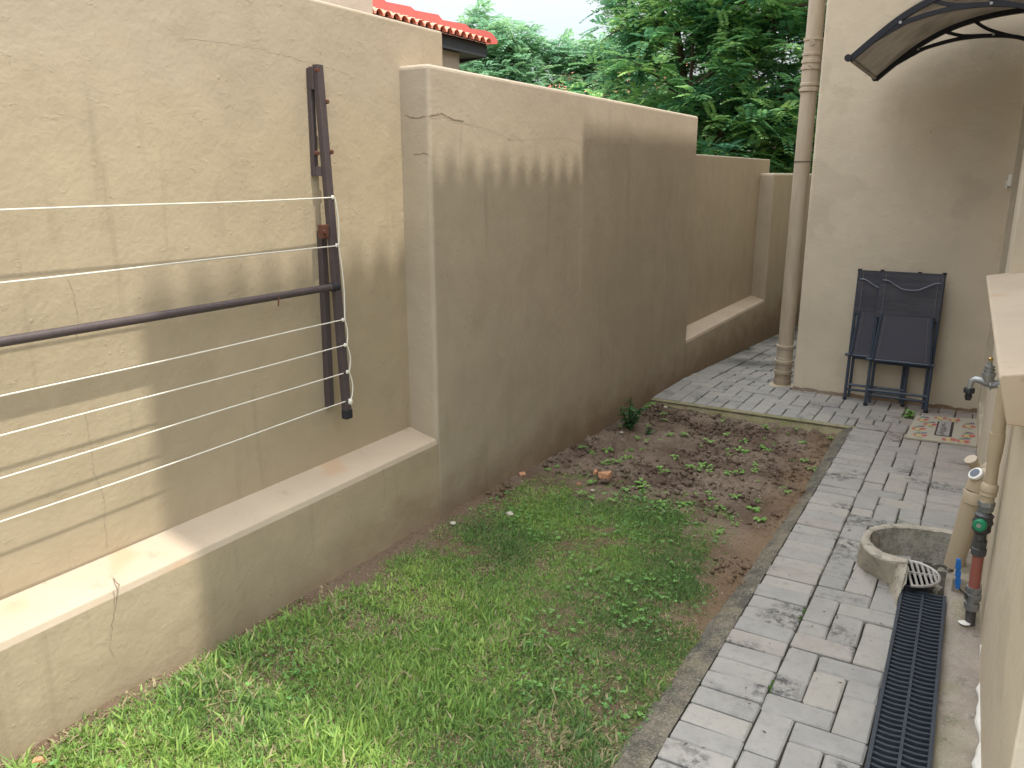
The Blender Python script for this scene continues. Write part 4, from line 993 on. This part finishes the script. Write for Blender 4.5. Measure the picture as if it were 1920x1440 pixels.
tree('large dark green feathery tree standing beside the downpipe', (-4.3, 14.2, -.4),
     [(-4.6, 13.6, 3.3, 1.5, 1.3, 1.25), (-3.3, 13.8, 3.0, 1.2, 1.2, 1.35), (-3.4, 13.6, 4.6, 1.6, 1.4, 1.2), (-5.1, 14.2, 4.5, 1.25, 1.3, 1.15), (-4.3, 14.4, 5.8, 1.9, 1.6, 1.2), (-2.6, 14.2, 2.2, .9, .9, .9), (-4.1, 13.4, 2.3, 1.3, .9, .8), (-3.6, 15.0, 3.5, 1.8, 1.2, 2.0)],
     1350, .36, 9, 7, M['tree'], 3, .18, fill=.6, floor=1.2)
tree('pale green airy tree behind the middle of the garden wall', (-8.3, 17.0, -.4),
     [(-8.9, 17, 3.4, 1.3, 1, 1.1), (-7.6, 17.2, 3.2, 1.2, 1, 1.2), (-6.6, 16.5, 3.0, .9, .8, .9), (-8.3, 17, 4.1, .8, .7, .45), (-6.9, 16.8, 4.2, .7, .6, .4)], 640, .32, 8, 6, M['tree2'], 5, .10, floor=1.4)
tree('bright green tree beside the end of the tiled roof', (-10.4, 16.0, -.4),
     [(-10.4, 16, 3.2, 1.1, .9, .95), (-9.4, 15.6, 3.3, 1.1, .9, .9), (-10.35, 16.2, 4.75, .35, .4, .45), (-9.3, 15.8, 4.3, .7, .6, .4)], 600, .32, 8, 6, M['tree2'], 8, .10, floor=1.4)
tree('low leafy tree half hidden by the stepped end of the wall', (-5.9, 12.6, -.4),
     [(-5.6, 12.6, 2.1, 1.1, .9, .7), (-6.6, 12.9, 2.3, 1.0, .8, .7)], 360, .32, 8, 6, M['tree'], 11, .08, floor=1.2)
tree('tall tree further back, its hanging tip above the gap of sky', (-9.0, 23.0, -.4),
     [(-8.6, 23, 7.6, 1.3, 1.2, 1.2), (-10.2, 22.6, 6.35, .22, .22, .45), (-10.0, 23, 7.4, .9, .8, .7), (-7.4, 23, 6.6, .9, .8, .9)], 260, .42, 8, 6, M['tree2'], 13, .12, floor=3.0)

# ------------------------------------------------------------------ grass, clover, clods, seedlings, stones
def blades(nb_, region, seed, lmin, lmax, wd_, name):
    rg_ = np.random.default_rng(seed)
    x = rg_.uniform(-2.045, -.66, nb_); y = region[0]+(region[1]-region[0])*rg_.uniform(0, 1, nb_)**1.0
    b = bare(x, y); keep = rg_.uniform(0, 1, nb_) > b*.985-.0; x, y, b = x[keep], y[keep], b[keep]; n = len(x)
    z = soil_h(x, y)+(fbm(x*3, y*3, 1)-.5)*.03-.004
    tall = np.clip(fbm(x*5, y*5, 41)*1.4-.1, .35, 1.1)*np.interp(y, [1, 1.9, 2.6, 4], [1.25, 1.0, .75, .62])
    L_ = rg_.uniform(lmin, lmax, n)*tall*(1-.5*b)
    az = rg_.uniform(0, 2*np.pi, n); lean = np.abs(rg_.normal(.45, .38, n))
    straw = rg_.uniform(0, 1, n) < (.16+.55*np.clip(fbm(x*6+3, y*6, 55)*2.6-1.15, 0, 1)+.5*b)
    lean = np.where(straw, lean+.6, lean)
    d = np.stack([np.cos(az)*np.sin(lean), np.sin(az)*np.sin(lean), np.cos(lean)], 1)
    sd = np.stack([-np.sin(az+rg_.normal(0, .5, n)), np.cos(az), np.zeros(n)], 1); sd /= np.linalg.norm(sd, axis=1, keepdims=True)
    W_ = (wd_*rg_.uniform(.6, 1.4, n)*np.interp(y, [1, 2, 3.5], [1.1, 1.05, 1.4]))[:, None]
    p0 = np.stack([x, y, z], 1); p1 = p0+d*(L_*.5)[:, None]
    d2 = d+np.stack([np.cos(az), np.sin(az), -np.ones(n)*.5], 1)*rg_.uniform(.1, .8, n)[:, None]; d2 /= np.linalg.norm(d2, axis=1, keepdims=True)
    p2 = p1+d2*(L_*.5)[:, None]
    V = np.stack([p0-sd*W_*.7, p0+sd*W_*.7, p1-sd*W_, p1+sd*W_, p2-sd*W_*.12, p2+sd*W_*.12], 1).reshape(-1, 3)
    I_ = np.arange(n)[:, None]*6; F = np.concatenate([I_+np.array([0, 1, 3, 2]), I_+np.array([2, 3, 5, 4])])
    patch = fbm(x*2.2+7, y*2.2, 77)
    t = np.where(straw, rg_.uniform(0, .15, n), np.clip(rg_.normal(.47, .22, n)+(patch-.47)*1.2+np.interp(y, [1, 1.9, 2.5], [.16, .08, 0]), .22, 1))
    return V, F, np.concatenate([t, t])
Vg, Fg, tg = blades(400000, (.75, 4.4), 5, .018, .052, .0017, 'g')
V2, F2, t2 = blades(11000, (.75, 2.3), 6, .045, .10, .0030, 'g')
V3, F3, t3 = blades(2500, (3.6, 5.5), 9, .02, .05, .0016, 'g')
V = np.concatenate([Vg, V2, V3]); F = np.concatenate([Fg, F2+len(Vg), F3+len(Vg)+len(V2)])
me = arr_mesh('grass', V, F, M['grass'], np.concatenate([tg, t2, t3]))
tag(lnk('grass', me), 'patchy green lawn with straw and bare spots beside the wall', 'grass', kind='stuff')
# clover
x = rng.uniform(-2.0, -.72, 9000); y = rng.uniform(.85, 3.9, 9000)
k = (fbm(x*3.3+20, y*3.3, 90) > .50) & (bare(x, y) < .55) & (rng.uniform(0, 1, 9000) < .6); x, y = x[k][:750], y[k][:750]
vs = []; fs = []; tn = []
for a, b in zip(x, y):
    z = hgt(a, b)+random.uniform(.010, .026); ph = random.random()*6.28; r_ = random.uniform(.0025, .0062); t = random.random()
    for q_ in range(3):
        an = ph+q_*2.094; c_ = Vector((a+math.cos(an)*r_, b+math.sin(an)*r_, z+random.uniform(-.003, .003))); tl = Vector((random.uniform(-.3, .3), random.uniform(-.3, .3)))
        i0 = len(vs)
        for s_ in range(6):
            q2 = 2*math.pi*s_/6; vs.append((c_.x+math.cos(q2)*r_*.95, c_.y+math.sin(q2)*r_*.95, c_.z+(math.cos(q2)*tl.x+math.sin(q2)*tl.y)*r_))
        fs.append(tuple(range(i0, i0+6))); tn.append(t)
me = bpy.data.meshes.new('clover'); me.from_pydata(vs, [], fs); me.materials.append(M['clover']); at_ = me.attributes.new('tint', 'FLOAT', 'FACE'); at_.data.foreach_set('value', tn)
tag(lnk('clover', me), 'small round clover leaves scattered through the lawn', 'clover', kind='stuff')
# soil crumbs
ico = bmesh.new(); bmesh.ops.create_icosphere(ico, subdivisions=1, radius=1); iv = np.array([v.co[:] for v in ico.verts]); itf = np.array([[v.index for v in f.verts] for f in ico.faces]); ico.free()
def lumps(n, xr, yr, smin, smax, mat, name, seed, cond=None, flat=.7):
    rg_ = np.random.default_rng(seed); x = rg_.uniform(*xr, n); y = rg_.uniform(*yr, n)
    if cond is not None: k = cond(x, y, rg_); x, y = x[k], y[k]
    n = len(x); s_ = smin*(smax/smin)**(rg_.uniform(0, 1, n)**2.2)
    V = iv[None]*s_[:, None, None]*rg_.uniform(.6, 1.3, (n, len(iv), 1))*np.array([1, 1, flat]); V = V+np.stack([x, y, soil_h(x, y)+s_*.35+.004], 1)[:, None]
    F = itf[None]+(np.arange(n)*len(iv))[:, None, None]
    return arr_mesh(name, V.reshape(-1, 3), F.reshape(-1, 3), mat, n=3)
me = lumps(5200, (-2.04, -.70), (3.1, 5.5), .003, .019, M['soil'], 'soil_clods', 4, lambda x, y, r_: (bare(x, y) > .4) & (fbm(x*2.5, y*2.5, 60) > .36))
tag(lnk('soil_clods', me), 'crumbs and clods of dark soil over the dug bed', 'soil', kind='stuff')
me = lumps(1100, (-2.04, -.68), (1.2, 5.5), .0012, .0042, M['pebble'], 'grit', 14, lambda x, y, r_: (bare(x, y) > .6))
tag(lnk('grit', me), 'tiny pale grit and chips on the bare soil', 'grit', kind='stuff')
# seedlings
def sprout_mesh(seed, n, size, mat='sprout', tall=.4):
    rs = random.Random(seed); vs = []; fs = []; tn = []
    for i in range(n):
        a = rs.random()*6.28; e_ = rs.uniform(.1, 1.0)*tall+.1; l_ = size*rs.uniform(.5, 1); b = Vector((math.cos(a)*size*.25*rs.random(), math.sin(a)*size*.25*rs.random(), rs.uniform(.1, .8)*size*tall*1.5))
        d = Vector((math.cos(a), math.sin(a), e_*.6)).normalized(); s_ = Vector((-math.sin(a), math.cos(a), 0)); w_ = l_*.28
        i0 = len(vs)
        for t, ww, dr_ in ((0, .1, 0), (.3, .8, .02), (.6, 1, .0), (.85, .6, -.12), (1, .05, -.22)):
            p = b+d*l_*t+Vector((0, 0, dr_*l_)); vs += [tuple(p-s_*w_*ww+Vector((0, 0, .1*w_*ww))), tuple(p+s_*w_*ww+Vector((0, 0, .1*w_*ww)))]
        fs += [(i0+2*k, i0+2*k+1, i0+2*k+3, i0+2*k+2) for k in range(4)]; tn += [rs.random()]*4
    me_ = bpy.data.meshes.new('leaves'); me_.from_pydata(vs, [], fs); me_.materials.append(M[mat]); a_ = me_.attributes.new('tint', 'FLOAT', 'FACE'); a_.data.foreach_set('value', tn); return me_
sm_ = [sprout_mesh(50+i, 7+i, .045) for i in range(6)]
spx = [(1168, 802), (1150, 793), (1162, 790), (1213, 765), (1222, 758), (1243, 778), (1245, 790), (1213, 828), (1255, 817), (1280, 817), (1140, 845), (1195, 822), (1108, 852), (1130, 870), (1145, 868), (1048, 876), (1093, 840), (1027, 882), (1165, 868), (1175, 862), (1262, 860), (1293, 878), (1303, 880), (1317, 875), (1332, 877), (1203, 908), (1205, 915), (1170, 920), (1110, 905), (1110, 935), (1145, 941), (1090, 928), (1386, 846), (1400, 850), (1395, 828), (1365, 888), (1383, 890), (1415, 886), (1417, 873), (1425, 840), (1440, 845), (1435, 803), (1452, 810), (1490, 808), (1500, 805), (1515, 807), (1520, 812), (1505, 832), (1555, 815), (1558, 823), (1547, 812), (1508, 864), (1525, 880), (1412, 958), (1350, 955), (1277, 948), (1240, 945), (1425, 975), (1487, 968), (1540, 795), (1378, 985), (1350, 1000), (1330, 885), (1240, 880), (1180, 845), (1290, 945), (1460, 1020), (1380, 935), (1330, 830), (1360, 815)]
spx += [(random.uniform(1180, 1500), random.uniform(790, 960)) for _ in range(34)]
sl_ = ['small bright green seedling growing in the bare soil bed']
for i, (u, v) in enumerate(spx):
    p = on_z(u, v, -.03)
    for _ in range(2): p = on_z(u, v, hgt(p.x, p.y)+.006)
    if not (-2.03 < p.x < -.70 and p.y < 5.48): continue
    o = lnk('seedling', sm_[i % 6]); o.location = p; o.rotation_euler = (0, 0, random.random()*6.28); s_ = random.uniform(.5, .95) if i < 70 else random.uniform(.3, .6); o.scale = (s_, s_, s_)
    tag(o, sl_[0], 'seedling', 'seedlings in the bare soil bed')
def plant(name, label, cat, p, n, size, mat, seed, stems=3, h=.2):
    o = thing(name, label, cat, p); rs = random.Random(seed)
    V_ = []; F_ = []; tn = []; st = MB()
    for s_ in range(stems):
        a = rs.random()*6.28; tip = Vector((math.cos(a)*h*.35, math.sin(a)*h*.35, h*rs.uniform(.6, 1))); st.tube([(0, 0, -.02), tuple(tip*.5+Vector((0, 0, .02))), tuple(tip)], [.005, .004, .002], 5)
        for k in range(n//stems):
            t = rs.uniform(.15, 1); b = tip*t; q_ = rs.random()*6.28; d = Vector((math.cos(q_), math.sin(q_), rs.uniform(-.2, .7))).normalized(); sd = d.cross(Vector((0, 0, 1))).normalized(); l_ = size*rs.uniform(.6, 1.1); w_ = l_*.24; i0 = len(V_)
            for tt, ww in ((0, .1), (.35, 1), (.7, .8), (1, .05)):
                c_ = b+d*l_*tt-Vector((0, 0, .15*l_*tt*tt)); V_ += [tuple(c_-sd*w_*ww), tuple(c_+sd*w_*ww)]
            F_ += [(i0+2*k2, i0+2*k2+1, i0+2*k2+3, i0+2*k2+2) for k2 in range(3)]; tn += [rs.random()]*3
    st.build('stem', M['bush'], o); me_ = bpy.data.meshes.new('leaves'); me_.from_pydata(V_, [], F_); me_.materials.append(M[mat]); a_ = me_.attributes.new('tint', 'FLOAT', 'FACE'); a_.data.foreach_set('value', tn); lnk('leaves', me_, o)
p = on_z(1180, 803, -.01); plant('small_shrub', 'dark green little shrub with upright shoots at the wall foot', 'shrub', (p.x, p.y, hgt(p.x, p.y)), 210, .045, 'bush', 4, 7, .21)
p = on_z(1218, 812, -.02); plant('fallen_twig', 'dark leafy twig lying on the soil beside the little shrub', 'twig', (p.x, p.y, hgt(p.x, p.y)), 24, .035, 'bush', 9, 3, .05)
p = on_z(1705, 781, .0); plant('paving_weed', 'small green weed in the joint by the doormat corner', 'weed', (p.x, p.y, 0), 16, .06, 'sprout', 6, 4, .05)
for u, v, s_, lab in [(1133, 897, .034, 'large orange brick fragment lying in the soil bed'), (1116, 888, .018, 'small orange chip beside the large brick fragment'), (979, 893, .022, 'orange brick chip at the foot of the wall'), (1085, 909, .012, 'reddish pebble between the brick fragment and the lawn'), (1447, 1012, .011, 'orange pebble on the soil near the kerb'), (72, 1425, .016, 'orange chip in the grass at the near wall foot')]:
    p = on_z(u, v, -.02); p = on_z(u, v, hgt(p.x, p.y)); o = thing('brick_fragment', lab, 'stone', (p.x, p.y, hgt(p.x, p.y)+s_*.35))
    bm = bmesh.new(); bmesh.ops.create_cube(bm, size=1); rs = random.Random(int(u))
    for v_ in bm.verts: v_.co = Vector((v_.co.x*s_*1.7+rs.uniform(-.3, .3)*s_, v_.co.y*s_*1.2+rs.uniform(-.3, .3)*s_, v_.co.z*s_*1.2+rs.uniform(-.4, .3)*s_))
    me_ = bpy.data.meshes.new('stone'); bm.to_mesh(me_); bm.free(); me_.materials.append(M['stone']); q = lnk('shard', me_, o); q.rotation_euler = (0, 0, rs.random()*3)
    md = q.modifiers.new('b', 'BEVEL'); md.width = s_*.12
pl = ['white pebble under the little shrub', 'pale pebble far up the bed beside the paving', 'cream pebble in the middle of the bed', 'flat pale stone at the edge of the lawn near the wall', 'pale stone chip in the lawn', 'white chip near the kerb at the far end of the bed', 'pale pebble below the brick fragment']
for (u, v, s_), lab in zip([(1165, 811, .014), (1248, 763, .014), (1211, 828, .013), (849, 981, .016), (957, 963, .020), (1540, 888, .012), (1111, 919, .011)], pl):
    p = on_z(u, v, .0); p = on_z(u, v, hgt(p.x, p.y)+.005); V = iv*np.array([1.3, 1, .5])*s_*np.random.default_rng(int(u)).uniform(.75, 1.15, (len(iv), 1))
    me_ = arr_mesh('pebble', V, itf, M['pebble'], n=3); o = lnk('pebble', me_); o.location = p; tag(o, lab, 'pebble')

# leaf bits and twigs blown over the paving
vs = []; fs = []
for i in range(150):
    x = random.uniform(-.63, .05) if i % 3 else random.uniform(-2.0, .0); y = random.uniform(1.6, 5.5) if i % 3 else random.uniform(5.6, 6.3)
    if -.14 < x and y < 3.8: continue
    a = random.random()*6.28; l_ = random.uniform(.003, .010); w_ = l_*random.uniform(.15, .5); d = Vector((math.cos(a), math.sin(a), 0)); n_ = Vector((-d.y, d.x, 0)); c_ = Vector((x, y, .0045)); i0 = len(vs)
    vs += [tuple(c_-d*l_), tuple(c_+n_*w_+Vector((0, 0, .002))), tuple(c_+d*l_), tuple(c_-n_*w_)]; fs.append((i0, i0+1, i0+2, i0+3))
tag(MB().add(vs, fs).build('leaf_litter', M['bark'], fix=False), 'brown leaf bits and crumbs scattered over the paved path', 'leaf litter', kind='stuff')
# fringe of dirt and moss where the wing wall meets the paving
nx3, ny3 = 130, 5; X, Y = np.meshgrid(np.linspace(-1.20, .05, nx3), np.linspace(6.295, 6.365, ny3))
H = -.010+np.clip((Y-6.30)/.05, 0, 1)*(.012+.03*fbm(X*22, Y*22, 71)); V = np.stack([X, Y, H], -1).reshape(-1, 3); I = np.arange(nx3*ny3).reshape(ny3, nx3)
me = arr_mesh('dirt_fringe', V, np.stack([I[:-1, :-1], I[:-1, 1:], I[1:, 1:], I[1:, :-1]], -1).reshape(-1, 4), M['soil']); me.shade_smooth()
tag(lnk('dirt_fringe', me), 'line of dark dirt along the foot of the house wing wall', 'dirt', kind='stuff')
